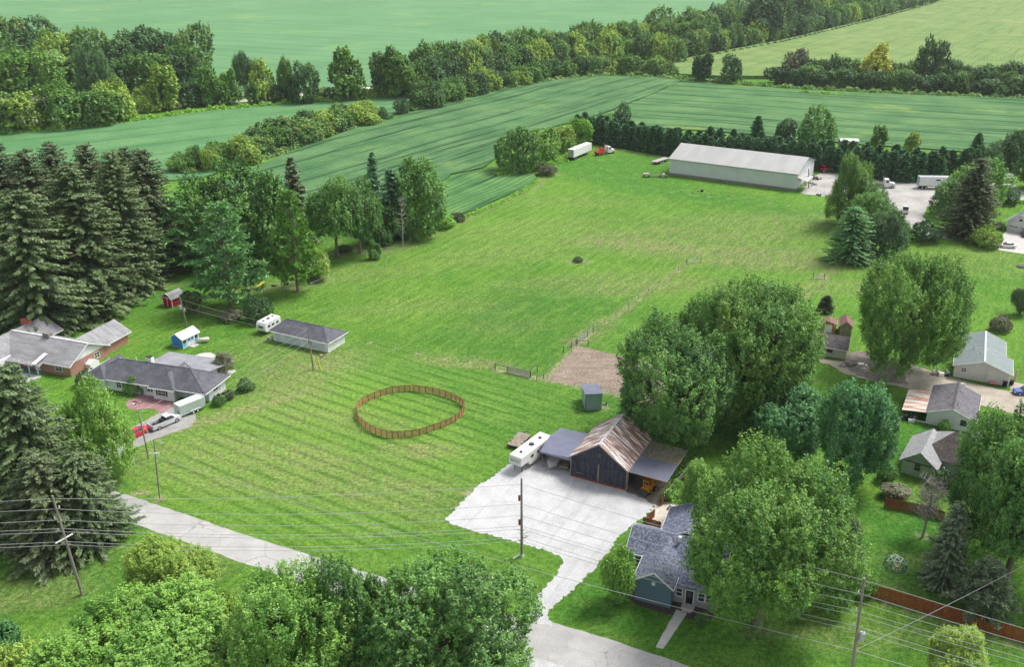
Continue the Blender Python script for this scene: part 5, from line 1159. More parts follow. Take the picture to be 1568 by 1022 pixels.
def hip4(par, x0, x1, y0, y1, ze, zr, m, m2, rl):
    cx, cy = (x0+x1)/2, (y0+y1)/2; a = (cx-rl, cy, zr); b2 = (cx+rl, cy, zr)
    A, B, C, D = (x0, y0, ze), (x1, y0, ze), (x1, y1, ze), (x0, y1, ze)
    MB().slab([A, B, b2, a], .1).build('roof', m, par); q = MB(); q.slab([B, C, b2], .1); q.slab([C, D, a, b2], .1); q.slab([D, A, a], .1); q.build('roof', m2, par)
hip4(h, L*.25, gx+.4, 2.6, 11.4, ze+.02, ze+3.5, mat('dark_brown_shingles', (.075, .066, .062), (.12, .105, .098), 1, .9, grain=.5, gs=4), SHINGLE4, 1.2)
MB().box(L+2.5, L+8.5, 11.0, 16, -.1, ze-.2).build('wall', PGR, h); hip4(h, L+2.1, L+8.9, 10.6, 16.4, ze-.18, ze+1.9, SHINGLE4, SHINGLE4, .6)
MB().tube([(L+4.5, 11.5, ze), (L+4.5, 11.5, ze+2.6)], .15, 6).build('vent_pipe', GREYM, h)
MB().box(L+.6, L+5, 1.2, 2.9, 0, .3).build('porch_floor', OLDWOOD, h)
for x in (L+1, L+4.8): MB().box(x, x+.15, 1.3, 1.45, .3, ze-.3).build('porch_post', WHITE, h)
# ===== top right garage
O, yaw, L, _ = rectat((1540.4, 352.4), (1578, 360)); ze = hgt(at(1540.4, 352.4), 337); print('TR', L, ze)
s = thing('garage_house', 'white two door garage with blue grey roof at the right edge', 'garage', O, yaw)
BGR = mat('blue_grey_shingles', (.11, .115, .17), (.15, .155, .21), 1, .85, grain=.3, gs=3)
MB().box(0, L, 0, 9, -.1, ze).build('wall', WSIDE, s); mb = MB(); mb.prism([(0, ze), (L, ze), (L/2, ze+2.2)], 'y', -.01, .2); mb.build('gable_siding', WHITE, s)
groof(s, 0, L, 0, 9, ze, ze+2.2, 'y', BGR, .5); MB().prism([(L/2-.5, ze+.6), (L/2-.25, ze+.3), (L/2+.25, ze+.3), (L/2+.5, ze+.6), (L/2+.25, ze+.9), (L/2-.25, ze+.9)], 'y', -.08, -.015).build('gable_vent', DARK, s)
for fx in (.27, .73): garage_door(s, (L*fx, 0, 0), '-y', L*.36, 2.3, WHITE, True)
gwalls(s, L+.2, L+12, 1, 9, ze, ze+2.4, 'x', WSIDE, name='house_wall'); groof(s, L+.6, L+12, 1, 9, ze, ze+2.4, 'x', BGR, .5)
# ===== hidden farmhouse in the left wood
O = at(14, 176); s = thing('farmhouse', 'white farmhouse mostly hidden by trees in the left wood', 'house', O, .12)
gwalls(s, 0, 16, 0, 9, 5.2, 8, 'x', WHITE); groof(s, 0, 16, 0, 9, 5.2, 8, 'x', SHINGLE4, .4)
for x in (2.5, 6, 10, 13.5):
    for z in (1.6, 4.1): window(s, (x, 0, z), '-y', 1, 1.4)
O = at(68, 160); s = thing('farm_outbuilding', 'small white outbuilding right of the hidden farmhouse', 'shed', O, .1)
gwalls(s, 0, 6, 0, 5, 3, 4.6, 'y', WHITE); groof(s, 0, 6, 0, 5, 3, 4.6, 'y', WHITE, .3); door(s, (3, 0, 0), '-y', 1.2, 2.2, GREYM)
O = at(1286, 232); s = thing('field_shed', 'small white roofed structure showing above the windbreak', 'shed', O, -.08)
gwalls(s, 0, 6.5, 0, 4, 4.2, 4.6, 'x', mat('grey_boards', (.3, .29, .3))); groof(s, 0, 6.5, 0, 4, 4.2, 4.6, 'x', WHITE, .3); 
for x in (2, 5): window(s, (x, 0, 3.5), '-y', 1.2, 1.0, WHITE)
O = at(1528, 282); s = thing('white_shed', 'small white shed with a post by the lane at the right', 'shed', O, -.1)
gwalls(s, 0, 5, 0, 4, 2.4, 3.2, 'x', WHITE); groof(s, 0, 5, 0, 4, 2.4, 3.2, 'x', SHINGLE4, .3); door(s, (2.5, 0, 0), '-y', 1.2, 2, GREYM)
# ---------------------------------------------------------------- fences
PENR = mat('rust_painted_steel', (.2, .045, .035), (.27, .07, .05), 1.5, .7); PENM = mat('woven_pen_panel', (.44, .19, .125), (.33, .13, .085), 2.5, .8, stretch=(1, 1, 3), grain=.4, gs=6)
cpen = [(547, 640), (552, 622), (575, 610.5), (598, 603), (622, 600), (640, 600.5), (666, 604), (690, 611), (706, 620), (711, 628), (705, 640), (690, 650), (668, 659), (640, 668), (612, 671), (590, 670), (568, 662), (552, 650)]
cp = [at(*q) for q in cpen]; c0 = sum(cp, Vector())/len(cp)
A = []
for k in range(46):       # smooth ring through the surveyed points
    t = k/46*len(cp); i = int(t); f = t-i; p = [cp[(i+j-1) % len(cp)] for j in range(4)]
    A.append(.5*((2*p[1])+(-p[0]+p[2])*f+(2*p[0]-5*p[1]+4*p[2]-p[3])*f*f+(-p[0]+3*p[1]-3*p[2]+p[3])*f**3)-c0)
pen = thing('round_pen', 'rust brown oval horse pen standing on the striped lawn', 'animal pen', c0)
HP = 1.3
for i, p in enumerate(A):
    MB().bar((p.x, p.y, -.1), (p.x, p.y, HP+.05), .11).build('post', PENR, pen)
mb = MB(); rl = MB()
for i in range(46):
    a, b2 = A[i], A[(i+1) % 46]
    for z in np.linspace(.12, HP-.06, 8): mb.bar((a.x, a.y, z), (b2.x, b2.y, z), .025, .085)
    rl.bar((a.x, a.y, HP), (b2.x, b2.y, HP), .06, .07)
mb.build('rail_panel', PENM, pen); rl.build('top_rail', PENR, pen)
FW = mat('grey_fence_wood', (.4, .38, .36), (.26, .24, .22), 2, .9, stretch=(1, 1, .4)); FD = mat('dark_post_wood', (.16, .13, .11), (.1, .085, .07), 2, .9); WIRE = mat('fence_wire', (.25, .25, .24), rough=.5, metal=.4)
def wirefence(pts, label, ph=1.15, r=.042, m=OLDWOOD, gap=None, wires=(.4, .8, 1.15)):
    q = [at(*p) for p in pts]; o = thing('wire_fence', label, 'fence', q[0])
    for p in q:
        p = p-q[0]; MB().tube([(p.x, p.y, -.1), (p.x+random.uniform(-.03, .03), p.y, ph*random.uniform(.9, 1.1))], r, 6).build('post', m, o)
    w = MB()
    for a, b2 in zip(q[:-1], q[1:]):
        a = a-q[0]; b2 = b2-q[0]
        for z in wires: w.bar((a.x, a.y, z), (b2.x, b2.y, z), .012)
    w.build('wire', WIRE, o); return o
wirefence([(560, 524)]+FENCE_BOTTOM[1:]+[(757, 566)], 'wire fence dividing the striped lawn from the meadow')
wirefence(FENCE_DIAG, 'wire fence running up the meadow from the sand arena', 1.4)
wirefence(FENCE_TOP, 'wire fence across the meadow in front of the long shed')
wirefence(FENCE_LEFT, 'wire fence along the left edge of the meadow')
wirefence([(838, 581), (843, 555), (862, 541)], 'short wire fence on the left side of the sand arena')
wirefence([(884, 530), (915, 536), (945, 545)], 'wire fence on the far side of the sand arena', 1.1, .04)
wirefence([(832, 581), (880, 592), (920, 601), (945, 607)], 'wire fence on the near side of the sand arena', 1.1, .04)
wirefence([(1245, 455), (1258, 440), (1272, 425), (1283, 412)], 'wire fence right of the meadow by the yard clump')
def boardfence(pts, label, rails, ph=1.35, full=None, name='board_fence'):
    q = [at(*p) for p in pts]; o = thing(name, label, 'fence', q[0])
    for p in q: p = p-q[0]; MB().bar((p.x, p.y, -.1), (p.x, p.y, ph+.08), .13).build('post', FD, o)
    for i, (a, b2) in enumerate(zip(q[:-1], q[1:])):
        a = a-q[0]; b2 = b2-q[0]; mb = MB(); zs = np.linspace(.2, ph-.05, rails[i]) if rails[i] > 1 else [ph-.1]
        for z in zs: mb.bar((a.x, a.y, z), (b2.x, b2.y, z), .04, .15)
        mb.build('rail', FW, o)
    return o
boardfence([(758.5, 566.7), (776.5, 570.6), (812.5, 578.5)], 'grey board fence with slatted gate left of the sand arena', [1, 6])
boardfence([(812.5, 578.5), (822.7, 570)], 'short single rail fence piece beside the slatted gate', [1])
boardfence([(863, 540), (874.7, 532.5), (883.3, 527.6), (899, 515.8), (907.9, 509.6)], 'grey board fence with slatted gate above the sand arena', [1, 6, 6, 1])
boardfence([(883.5, 528), (900.5, 529.5)], 'low rail spur at the top corner of the sand arena', [1], 1.1)
boardfence([(822, 583), (832, 580.5)], 'single rail spur at the bottom corner of the sand arena', [1], 1.0)
def hurdle(px, py, px2, py2, label):
    a = at(px, py); b2 = at(px2, py2)-a; o = thing('gate', label, 'gate', a); mb = MB()
    for z in np.linspace(.2, 1.25, 5): mb.bar((0, 0, z), (b2.x, b2.y, z), .04)
    mb.build('gate_panel', GREYM, o)
    for p in (Vector(), b2): MB().bar((p.x, p.y, -.1), (p.x, p.y, 1.5), .12).build('post', FD, o)
    return o
hurdle(1051, 404, 1073, 402, 'weathered gate standing in the dry patch of the meadow')
hurdle(1245, 426, 1262, 428, 'grey gate near the foot of the yard clump')
def privacy(pts, label, m, ph=1.8, step=.15, cap=True):
    q = [at(*p) for p in pts]; o = thing('privacy_fence', label, 'fence', q[0]); rnd = random.Random(4)
    mb = MB(); rl = MB()
    for a, b2 in zip(q[:-1], q[1:]):
        a = a-q[0]; b2 = b2-q[0]; L_ = (b2-a).length; n = int(L_/step); d = (b2-a)/L_
        for k in range(n):
            p = a+d*step*k; e = p+d*(step-.015); hh = ph+rnd.uniform(-.02, .02); off = Vector((-d.y, d.x, 0))*rnd.uniform(-.008, .008)
            mb.bar(p+off+Vector((0, 0, hh/2)), e+off+Vector((0, 0, hh/2)), .022, hh)
        nf = Vector((-d.y, d.x, 0))*.05
        for z in (.35, ph-.3): rl.bar(a+nf+Vector((0, 0, z)), b2+nf+Vector((0, 0, z)), .04, .09)
        k = 0
        while k < L_: p = a+d*k+nf*2; MB().bar((p.x, p.y, -.1), (p.x, p.y, ph), .1).build('post', m, o); k += 2.4
    mb.build('boards', m, o); rl.build('rail', m, o)
    return o
CEDAR = mat('orange_cedar', (.36, .105, .035), (.24, .06, .025), .8, .85, stretch=(5, 5, .5), grain=.35, gs=5)
privacy([(1330, 913), (1440, 945), (1568, 985), (1640, 1008)], 'long orange red board fence at the bottom right', CEDAR, 1.9)
privacy([(1354, 778), (1400, 786), (1445, 799)], 'short red brown board fence behind the grey twiggy tree', REDWOOD, 1.7)
privacy([(984, 809), (1012, 817)], 'short red board fence at the back corner of the blue house', REDWOOD, 1.9)
privacy([(992, 801), (1003, 792)], 'tiny red board fence return behind the blue house', REDWOOD, 1.5)
boardfence([(1015, 773), (1030, 756), (1048, 737), (1068, 716)], 'leaning wooden rail fence right of the barn', [4, 4, 4], 1.9)
privacy([(1013, 776), (1018, 768)], 'short red gate leaf beside the barn lean-to', REDWOOD, 1.5)
privacy([(1046, 742), (1060, 727)], 'red board panel farther along the barn side fence', REDWOOD, 1.3)
def whitefence():
    q = [at(92, 694), at(106, 697), at(128, 688), at(150, 679)]; o = thing('rail_fence', 'white rail fence below the leafy yard tree', 'fence', q[0])
    for p in q: p = p-q[0]; MB().bar((p.x, p.y, -.1), (p.x, p.y, 1.3), .13).build('post', WHITE, o)
    mb = MB()
    for a, b2 in zip(q[:-1], q[1:]):
        for z in (.4, .8, 1.2): a_ = a-q[0]; b_ = b2-q[0]; mb.bar((a_.x, a_.y, z), (b_.x, b_.y, z), .04, .14)
    mb.build('rail', WHITE, o)
whitefence()
# ---------------------------------------------------------------- vehicles (x forward, origin on the ground below the centre)
CHROME = mat('bare_metal', (.5, .5, .5), None, rough=.3, metal=.8)
def paint(name, c): 
    m, n, b, N, L = newmat(name); b.inputs['Base Color'].default_value = (*c, 1); b.inputs['Roughness'].default_value = .32; b.inputs['Coat Weight'].default_value = .5
    return m
LAMP = mat('lamp_lens', (.7, .7, .65), rough=.2); TAIL = mat('tail_lens', (.35, .01, .01), rough=.25)
def wheel(par, x, y, r=.36, w=.24, rim=CHROME):
    s = 1 if y > 0 else -1
    t = MB(); t.tube([(x, y-s*w, r), (x, y-s*w*.9, r), (x, y-s*.03, r), (x, y, r)], [r*.9, r, r, r*.9], 16); o = t.build('tyre', RUBBER, par)
    MB().tube([(x, y-s*.05, r), (x, y+s*.015, r)], [r*.62, r*.58], 12).build('rim', rim, o); return o
def loft(sec, name, m, par, bev=.05):
    """sec: list of (x, half_width_bottom, half_width_top, z0, z1)"""
    mb = MB(); v = []
    for x, wb, wt, z0, z1 in sec: v += [(x, -wb, z0), (x, wb, z0), (x, wt, z1), (x, -wt, z1)]
    f = [(0, 1, 2, 3)]; n = len(sec)
    for i in range(n-1):
        a = 4*i; b = a+4
        for k in range(4): f.append((a+(k+1) % 4, a+k, b+k, b+(k+1) % 4))
    f.append((4*n-1, 4*n-2, 4*n-3, 4*n-4)); mb.add(v, f); return mb.build(name, m, par, bevel=bev)
def car(p, rz, label, pm, L=4.6, kind='sedan', name='car'):
    o = thing(name, label, 'car', p, rz); h = L/2
    body = loft([(-h, .78, .72, .35, .85), (-h+.15, .88, .82, .25, .98), (-h*.5, .9, .86, .22, 1.0), (h*.35, .9, .86, .22, .98), (h-.25, .86, .76, .24, .82), (h, .72, .62, .35, .68)], 'body', pm, o, .06)
    if kind == 'suv': sec = [(-h+.1, .8, .66, .96, 1.55), (-h+.35, .82, .68, .96, 1.68), (h*.1, .82, .68, .96, 1.66), (h*.42, .8, .7, .95, 1.02)]
    else: sec = [(-h+.45, .78, .7, .97, 1.0), (-h*.45, .8, .6, .96, 1.4), (h*.05, .8, .6, .96, 1.42), (h*.45, .78, .7, .94, .99)]
    g = loft(sec, 'windows', GLASS, o, .02)
    s1 = [s for s in sec]; 
    rf = MB(); zz = 1.69 if kind == 'suv' else 1.43
    rf.slab([(sec[1][0]-.05, -.6, zz), (sec[2][0]+.08, -.6, zz), (sec[2][0]+.08, .6, zz), (sec[1][0]-.05, .6, zz)], .05); rf.build('roof', pm, o, bevel=.02)
    for x in (-h*.6, h*.62):
        for y in (-.9, .9): wheel(o, x, y, .34)
    for y in (-.6, .6): MB().box(h-.1, h+.01, y-.16, y+.16, .55, .7).build('headlight', LAMP, o); MB().box(-h-.01, -h+.1, y-.18, y+.18, .65, .82).build('tail_light', TAIL, o)
    return o
def pickup(p, rz, label, pm, L=5.6):
    o = thing('pickup_truck', label, 'pickup truck', p, rz); h = L/2
    loft([(h, .8, .72, .4, .95), (h-.2, .95, .86, .35, 1.08), (h-1.3, .96, .9, .35, 1.15), (-.1, .96, .92, .35, 1.15), (-.1, .96, .92, .35, 1.15), (-.11, .96, .92, .35, .62), (-h, .95, .92, .4, .62)], 'body', pm, o, .03)
    b = MB()
    for s in (-1, 1): b.box(-h, -.1, min(s*.86, s*.97), max(s*.86, s*.97), .6, 1.2)
    b.box(-h-.02, -h+.1, -.86, .86, .6, 1.2); bed = b.build('bed_walls', pm, o, bevel=.02); MB().box(-h+.1, -.12, -.86, .86, .62, .68).build('bed_liner', DARK, bed)
    loft([(-.1, .9, .74, 1.15, 1.66), (.15, .9, .76, 1.15, 1.74), (.95, .9, .76, 1.15, 1.73), (1.55, .88, .8, 1.13, 1.2)], 'cab', GLASS, o, .03)
    MB().slab([(-.1, -.75, 1.78), (1.02, -.75, 1.77), (1.02, .75, 1.77), (-.1, .75, 1.78)], .07).build('roof', pm, o, bevel=.02)
    MB().box(-.6, -.2, -.7, .7, .95, 1.25).build('tool_box', DARK, o)
    for x in (-h+1.15, h-1.0):
        for y in (-.97, .97): wheel(o, x, y, .4)
    MB().box(-h-.16, -h-.02, -.9, .9, .45, .62).build('bumper', CHROME, o); MB().box(h, h+.1, -.85, .85, .42, .62).build('bumper', CHROME, o)
    for y in (-.75, .75): MB().box(h-.06, h+.02, y-.16, y+.16, .75, .95).build('headlight', LAMP, o)
    for y in (-.9, .9): MB().box(-h-.03, -h+.05, y-.08, y+.08, .8, 1.1).build('tail_light', TAIL, o)
    return o
def midp(a, b): return (at(*a)+at(*b))/2
def head(a, b): d = at(*b)-at(*a); return math.atan2(d.y, d.x)
pickup(midp((240, 657), (266, 645)), head((232, 657), (262, 644)), 'silver pickup truck with open bed parked behind the horse trailer', paint('silver_paint', (.55, .56, .57)))
car(midp((200, 672), (222, 661)), head((200, 672), (222, 661)), 'red car parked at the foot of the concrete drive', paint('red_car_paint', (.55, .01, .03)), 4.5)
# horse trailer
p = midp((277, 636), (308, 626)); rz = head((276, 636.5), (307, 624)); o = thing('horse_trailer', 'pale silver green horse trailer backed up to the white ranch house', 'trailer', p, rz)
SG = mat('silver_green_sheet', (.5, .58, .56), (.43, .5, .49), .8, .4, .3)
loft([(-2.6, 1.0, 1.0, .45, 2.35), (-2.5, 1.05, 1.05, .42, 2.45), (1.6, 1.05, 1.05, .42, 2.45), (2.4, .8, .85, .45, 2.4), (2.8, .4, .5, .5, 2.2)], 'body', SG, o, .06)
loft([(-2.6, .95, .8, 2.46, 2.52), (1.8, .95, .8, 2.46, 2.52)], 'roof', mat('pale_roof_skin', (.6, .68, .68)), o)
for y in (-1.12, 1.12):
    for x in (-.1, .75): wheel(o, x, y, .35, rim=WHITE)
    s = 1 if y > 0 else -1; MB().box(-.6, 1.3, min(y, y+s*.12), max(y, y+s*.12), .72, .82).build('fender', WHITE, o)
MB().bar((2.7, 0, .5), (3.7, 0, .45), .12).build('drawbar', DARK, o)
# camper by the white garage
def camper(p, rz, label, L, Wd, Hh, mm, slant=.6, ac=True, wins=True, name='camper_trailer'):
    o = thing(name, label, 'camper', p, rz); h = L/2; w = Wd/2
    prof = [(-h, .55), (h-slant, .55), (h, 1.2), (h, Hh-.5), (h-.35, Hh), (-h+.2, Hh), (-h, Hh-.3)]
    MB().prism(prof, 'y', -w, w).build('body', mm, o, bevel=.06)
    MB().box(-h+.3, h-.5, -w-.015, -w+.002, 1.0, 1.15).build('stripe', GREYM, o)
    if wins:
        for s in (-1, 1):
            for x in (-h*.55, 0, h*.5):
                MB().box(x-.4, x+.4, min(s*w, s*(w+.02)), max(s*w, s*(w+.02)), 1.5, 2.0).build('window', GLASS, o)
        MB().box(-h-.02, -h, -w*.5, w*.5, 1.5, 2.1).build('window', GLASS, o); MB().box(h, h+.02, -w*.55, w*.55, 1.5, 2.1).build('window', GLASS, o)
        MB().box(h*.2, h*.2+.7, -w-.03, -w-.003, .6, 2.2).build('door', mm, o)
    for x in (-.5, .4):
        for y in (-w-.01, w+.01): wheel(o, x, y, .36, rim=WHITE)
    MB().bar((h-.3, 0, .5), (h+1.1, 0, .5), .12).build('drawbar', DARK, o)
    if ac:
        for x, r in ((-h*.55, .3), (0, .45), (h*.6, .28)): MB().tube([(x, 0, Hh), (x, 0, Hh+.16)], [r, r*.8], 12).build('roof_vent', DARK, o)
    return o
camper(midp((401, 515), (424, 498)), head((404, 514), (424, 503))+math.pi, 'white camper beside the white garage', 5.2, 2.4, 2.8, WHITE, .5)
# fifth wheel in front of the barn carport
pA = at(783, 714); pB = at(842, 668, 3.3); q = Vector((0, 0, 0))
a0 = at(788.5, 700, 3.1); a1 = at(836, 664.5, 3.1); mid = (a0+a1)/2; L5 = (a1-a0).length; print('RV', L5)
o = thing('fifth_wheel', 'long white fifth wheel camper parked left of the barn carport', 'camper', (mid.x, mid.y, 0), math.atan2((a0-a1).y, (a0-a1).x))
h = L5/2; w = 1.2; CREAM = mat('off_white_rv', (.74, .73, .69), (.66, .65, .62), .8, .5)
MB().prism([(-h, .7), (h-2.6, .7), (h-2.1, 1.55), (h, 1.55), (h+.1, 1.9), (h-.15, 3.1), (-h, 3.1)], 'y', -w, w).build('body', CREAM, o, bevel=.06)
MB().box(h+.02, h+.06, -w*.8, w*.8, 1.95, 2.6).build('front_window', GREYM, o)
MB().box(-h+.5, -h+3.5, w, w+.6, .9, 2.7).build('slide_out', DARK, o)
for x in (-h*.35, -h*.35-.9):
    for y in (-w-.01, w+.01): wheel(o, x, y, .36, rim=WHITE)
for x, r in ((-h*.6, .3), (-.2, .5), (h*.62, .26)): MB().tube([(x, 0, 3.1), (x, 0, 3.28)], [r, r*.85], 12).build('roof_vent', DARK, o)
for s in (-1, 1):
    for x in (-h*.1, h*.3): MB().box(x-.4, x+.4, min(s*w, s*(w+.02)), max(s*w, s*(w+.02)), 1.9, 2.4).build('window', GLASS, o)
    MB().bar((h-1, s*.7, 0), (h-1, s*.7, 1.6), .1).build('leg', DARK, o)
def flatbed(p, rz, label, L, Wd=2.3, z=.75, n=2, m=None, goose=False):
    o = thing('flatbed_trailer', label, 'trailer', p, rz); h = L/2; w = Wd/2
    MB().box(-h, h, -w, w, z-.06, z).build('deck', m or OLDWOOD, o)
    mb = MB()
    for y in (-w-.05, w-.05): mb.box(-h, h, y, y+.1, z-.25, z-.065)
    for x in np.linspace(-h, h-.1, 6): mb.box(x, x+.1, -w+.05, w-.05, z-.2, z-.065)
    if goose: mb.bar((h, 0, z), (h+.8, 0, z+.9), .25); mb.bar((h+.8, 0, z+.9), (h+2.4, 0, z+.9), .25)
    else: mb.bar((h, -w*.6, z-.15), (h+1.2, 0, z-.2), .12); mb.bar((h, w*.6, z-.15), (h+1.2, 0, z-.2), .12)
    mb.build('frame', DARK, o)
    for k in range(n):
        for y in (-w+.25, w-.01): wheel(o, -h*.3+k*.95-.4, y if y > 0 else -w+.01, .38, rim=WHITE if n > 1 else CHROME)
    return o
flatbed(midp((783, 690), (806, 668)), head((777, 688), (797, 667)), 'low flatbed trailer with grey wooden deck beside the fifth wheel', 4.6, 2.3, .7)
# under the carport
def boat(p, rz, label):
    o = thing('boat_on_trailer', label, 'boat', p, rz)
    MB().prism([(-2.4, -.9), (1.2, -.9), (2.6, 0), (1.2, .9), (-2.4, .9)], 'z', .7, 1.3).build('hull', mat('pale_hull', (.5, .5, .48), (.4, .4, .38), 1, .5), o, bevel=.08)
    MB().box(-2.2, -.6, -.7, .7, 1.31, 1.34).build('deck_cover', DARK, o)
    for y in (-.95, .95): wheel(o, -.4, y, .32)
    MB().bar((2.0, 0, .5), (3.6, 0, .45), .1).build('drawbar', GREYM, o); return o
bp = at(850, 712); boat(bp, head((855, 700), (842, 716)), 'small pale boat on a trailer under the barn carport')
o = thing('utility_trailer', 'small spoked wheel trailer parked under the barn carport', 'trailer', at(866, 716), head((873, 704), (862, 722)))
MB().box(-1.3, 1.3, -.7, .7, .6, .9).build('box', OLDWOOD, o); [wheel(o, 0, y, .42, .15, CHROME) for y in (-.85, .85)]
# skid steer
YEL = paint('yellow_loader_paint', (.62, .26, .02)); o = thing('skid_steer', 'orange yellow skid steer loader under the open lean-to', 'loader', at(993, 752), head((1003, 742), (985, 755)))
loft([(-1.2, .6, .55, .45, 1.3), (-1.1, .62, .6, .4, 1.45), (-.3, .62, .6, .4, 1.3), (1.0, .62, .6, .35, .9)], 'body', YEL, o)
c = MB()
for x in (-.35, .75):
    for y in (-.55, .5): c.box(x, x+.07, y, y+.07, .9, 2.05)
c.box(-.4, .85, -.58, .6, 2.05, 2.15); c.build('cab_frame', YEL, o); MB().box(-.2, .3, -.3, .3, .9, 1.4).build('seat', DARK, o)
for s in (-1, 1): MB().bar((-1.0, s*.72, 1.4), (1.3, s*.72, .5), .14).build('lift_arm', YEL, o)
MB().prism([(1.3, .1), (1.9, .1), (1.4, .75)], 'y', -.85, .85).build('bucket', DARK, o)
for x in (-.65, .6):
    for y in (-.9, .9): wheel(o, x, y, .4, .28, YEL)
# ----- trucks at the far end
def semitrailer(p, rz, label, L=14.6, m=WHITE, z0=1.15, z1=4.1, Wd=2.6, roof=None, marker=False):
    o = thing('semi_trailer', label, 'semi trailer', p, rz); h = L/2; w = Wd/2
    MB().box(-h, h, -w, w, z0, z1).build('box', m, o, bevel=.04)
    r = MB().box(-h+.1, h-.1, -w+.1, w-.1, z1+.003, z1+.03).build('roof', roof or GREYM, o)
    mb = MB()
    for k in range(12): x = -h+.8+k*(L-1.6)/11; mb.box(x, x+.5, -w+.15, -w+.35, z1+.035, z1+.08)
    mb.build('roof_rib', DARK, r)
    d = MB(); d.box(-h-.03, -h-.003, -w+.1, -.03, z0+.1, z1-.15); d.box(-h-.03, -h-.003, .03, w-.1, z0+.1, z1-.15); d.build('rear_door', GREYM, o)
    MB().box(-h+.1, h-.4, -w+.1, w-.1, z0-.2, z0-.003).build('chassis', DARK, o)
    for x in (-h+1.2, -h+2.4):
        for y in (-w+.01, w-.01): wheel(o, x, y, .5, .5)
    for y in (-w+.3, w-.4): MB().box(h-3.1, h-3, y, y+.12, 0, z0-.2).build('landing_leg', GREYM, o)
    MB().box(-h-.02, -h+.08, -w+.2, w-.2, .45, .6).build('bumper', DARK, o)
    if marker: MB().prism([(-h*.1, 2.9), (-h*.1+1.6, 2.9), (-h*.1+1.4, 3.4), (-h*.1+.2, 3.4)], 'y', -w-.02, -w-.003).build('door_emblem', DARK, o)
    return o
semitrailer(midp((864, 248.5), (903, 233.5)) + Vector((1.0, 1.2, 0)), head((866, 247), (905, 231)), 'white box semi trailer parked at the corner of the windbreak', 14.6, roof=WHITE)
def tractor(p, rz, label, pm=WHITE, name='semi_truck', L=6.5):
    o = thing(name, label, 'truck', p, rz)
    loft([(L*.5, .75, .6, .6, 1.5), (L*.5-.3, 1.0, .8, .5, 1.75), (L*.5-1.9, 1.05, .95, .5, 1.95)], 'hood', pm, o)
    loft([(L*.5-1.9, 1.15, 1.05, .6, 2.1), (L*.5-2.2, 1.15, 1.0, .6, 2.95), (L*.5-3.6, 1.15, 1.05, .6, 3.05)], 'cab', pm, o)
    MB().slab([(L*.5-1.86, -.85, 2.15), (L*.5-1.86, .85, 2.15), (L*.5-2.13, .85, 2.85), (L*.5-2.13, -.85, 2.85)], .03).build('windscreen', GLASS, o)
    for s in (-1, 1): MB().box(L*.5-3.1, L*.5-2.3, min(s*1.1, s*1.17), max(s*1.1, s*1.17), 1.9, 2.6).build('window', GLASS, o); MB().tube([(L*.5-3.75, s*.9, .8), (L*.5-3.75, s*.9, 3.6)], .09).build('exhaust_stack', CHROME, o)
    MB().box(-L*.5, L*.5-3.6, -.45, .45, .7, .95).build('frame', DARK, o)
    for x in (L*.5-.9, -L*.5+.7, -L*.5+1.9):
        for y in (-1.2, 1.2): wheel(o, x, y, .5, .4)
    for y in (-.7, .7): MB().box(L*.5-.2, L*.5+.02, y-.15, y+.15, .95, 1.15).build('headlight', LAMP, o)
    MB().box(L*.5, L*.5+.15, -1.1, 1.1, .4, .7).build('bumper', CHROME, o)
    return o
RED = paint('tow_red', (.5, .015, .03)); p = midp((912, 238), (940, 234)); rz = head((910, 236), (940, 231))
o = tractor(p, rz, 'white cab tow truck with red boom deck beside the white semi trailer', WHITE, 'tow_truck', 8.5)
loft([(-4.6, 1.2, 1.2, .9, 1.4), (-.9, 1.2, 1.2, .9, 1.5)], 'deck', RED, o); MB().bar((-1.2, 0, 1.5), (-3.9, 0, 3.4), .4).build('boom', RED, o)
MB().prism([(-2.9, 1.5), (-.9, 1.5), (-1.5, 2.6)], 'y', -.8, .8).build('winch_tower', RED, o); MB().bar((-4.4, -1, 1.5), (-3.2, -1, 2.4), .15).build('outrigger', RED, o); MB().bar((-4.4, 1, 1.5), (-3.2, 1, 2.4), .15).build('outrigger', RED, o)
flatbed(midp((1000, 252.5), (1022, 245)), head((996, 252), (1024, 243)), 'flatbed trailer with pale deck at the left end of the long shed', 9, 2.5, 1.1, 3, mat('pale_deck', (.42, .38, .36), (.3, .27, .26), 1))
def junk(px, py, label, n, rad, hgt_, cols, seed, name='scrap_pile', cat='scrap pile', group=None):
    rnd = random.Random(seed); o = thing(name, label, cat, at(px, py), 0, group)
    for k in range(n):
        mb = MB(); a = rnd.uniform(0, 6.28); r = rad*math.sqrt(rnd.random()); s = rnd.uniform(.25, .7)*min(1, rad/2.5+.3); x, y = r*math.cos(a), r*math.sin(a)*.7
        z = rnd.uniform(.4, 1)*hgt_*(1-r/rad*.5); t = rnd.random()
        if t < .4: mb.prism([(x-s, y-s*.5), (x+s*.8, y-s*.6), (x+s, y+s*.4), (x-s*.7, y+s*.6)], 'z', 0, z)
        elif t < .7: mb.tube([(x-s, y, .1), (x, y+s*.4, z), (x+s, y, z*.5)], .09, 6)
        else: mb.tube([(x, y, 0), (x, y, z*.5), (x, y, z)], [s*.5, s*.45, s*.3], 9)
        mb.build(rnd.choice(['crate', 'pipe', 'drum']) if False else ('board' if t < .4 else 'pipe' if t < .7 else 'drum'), rnd.choice(cols), o)
    return o
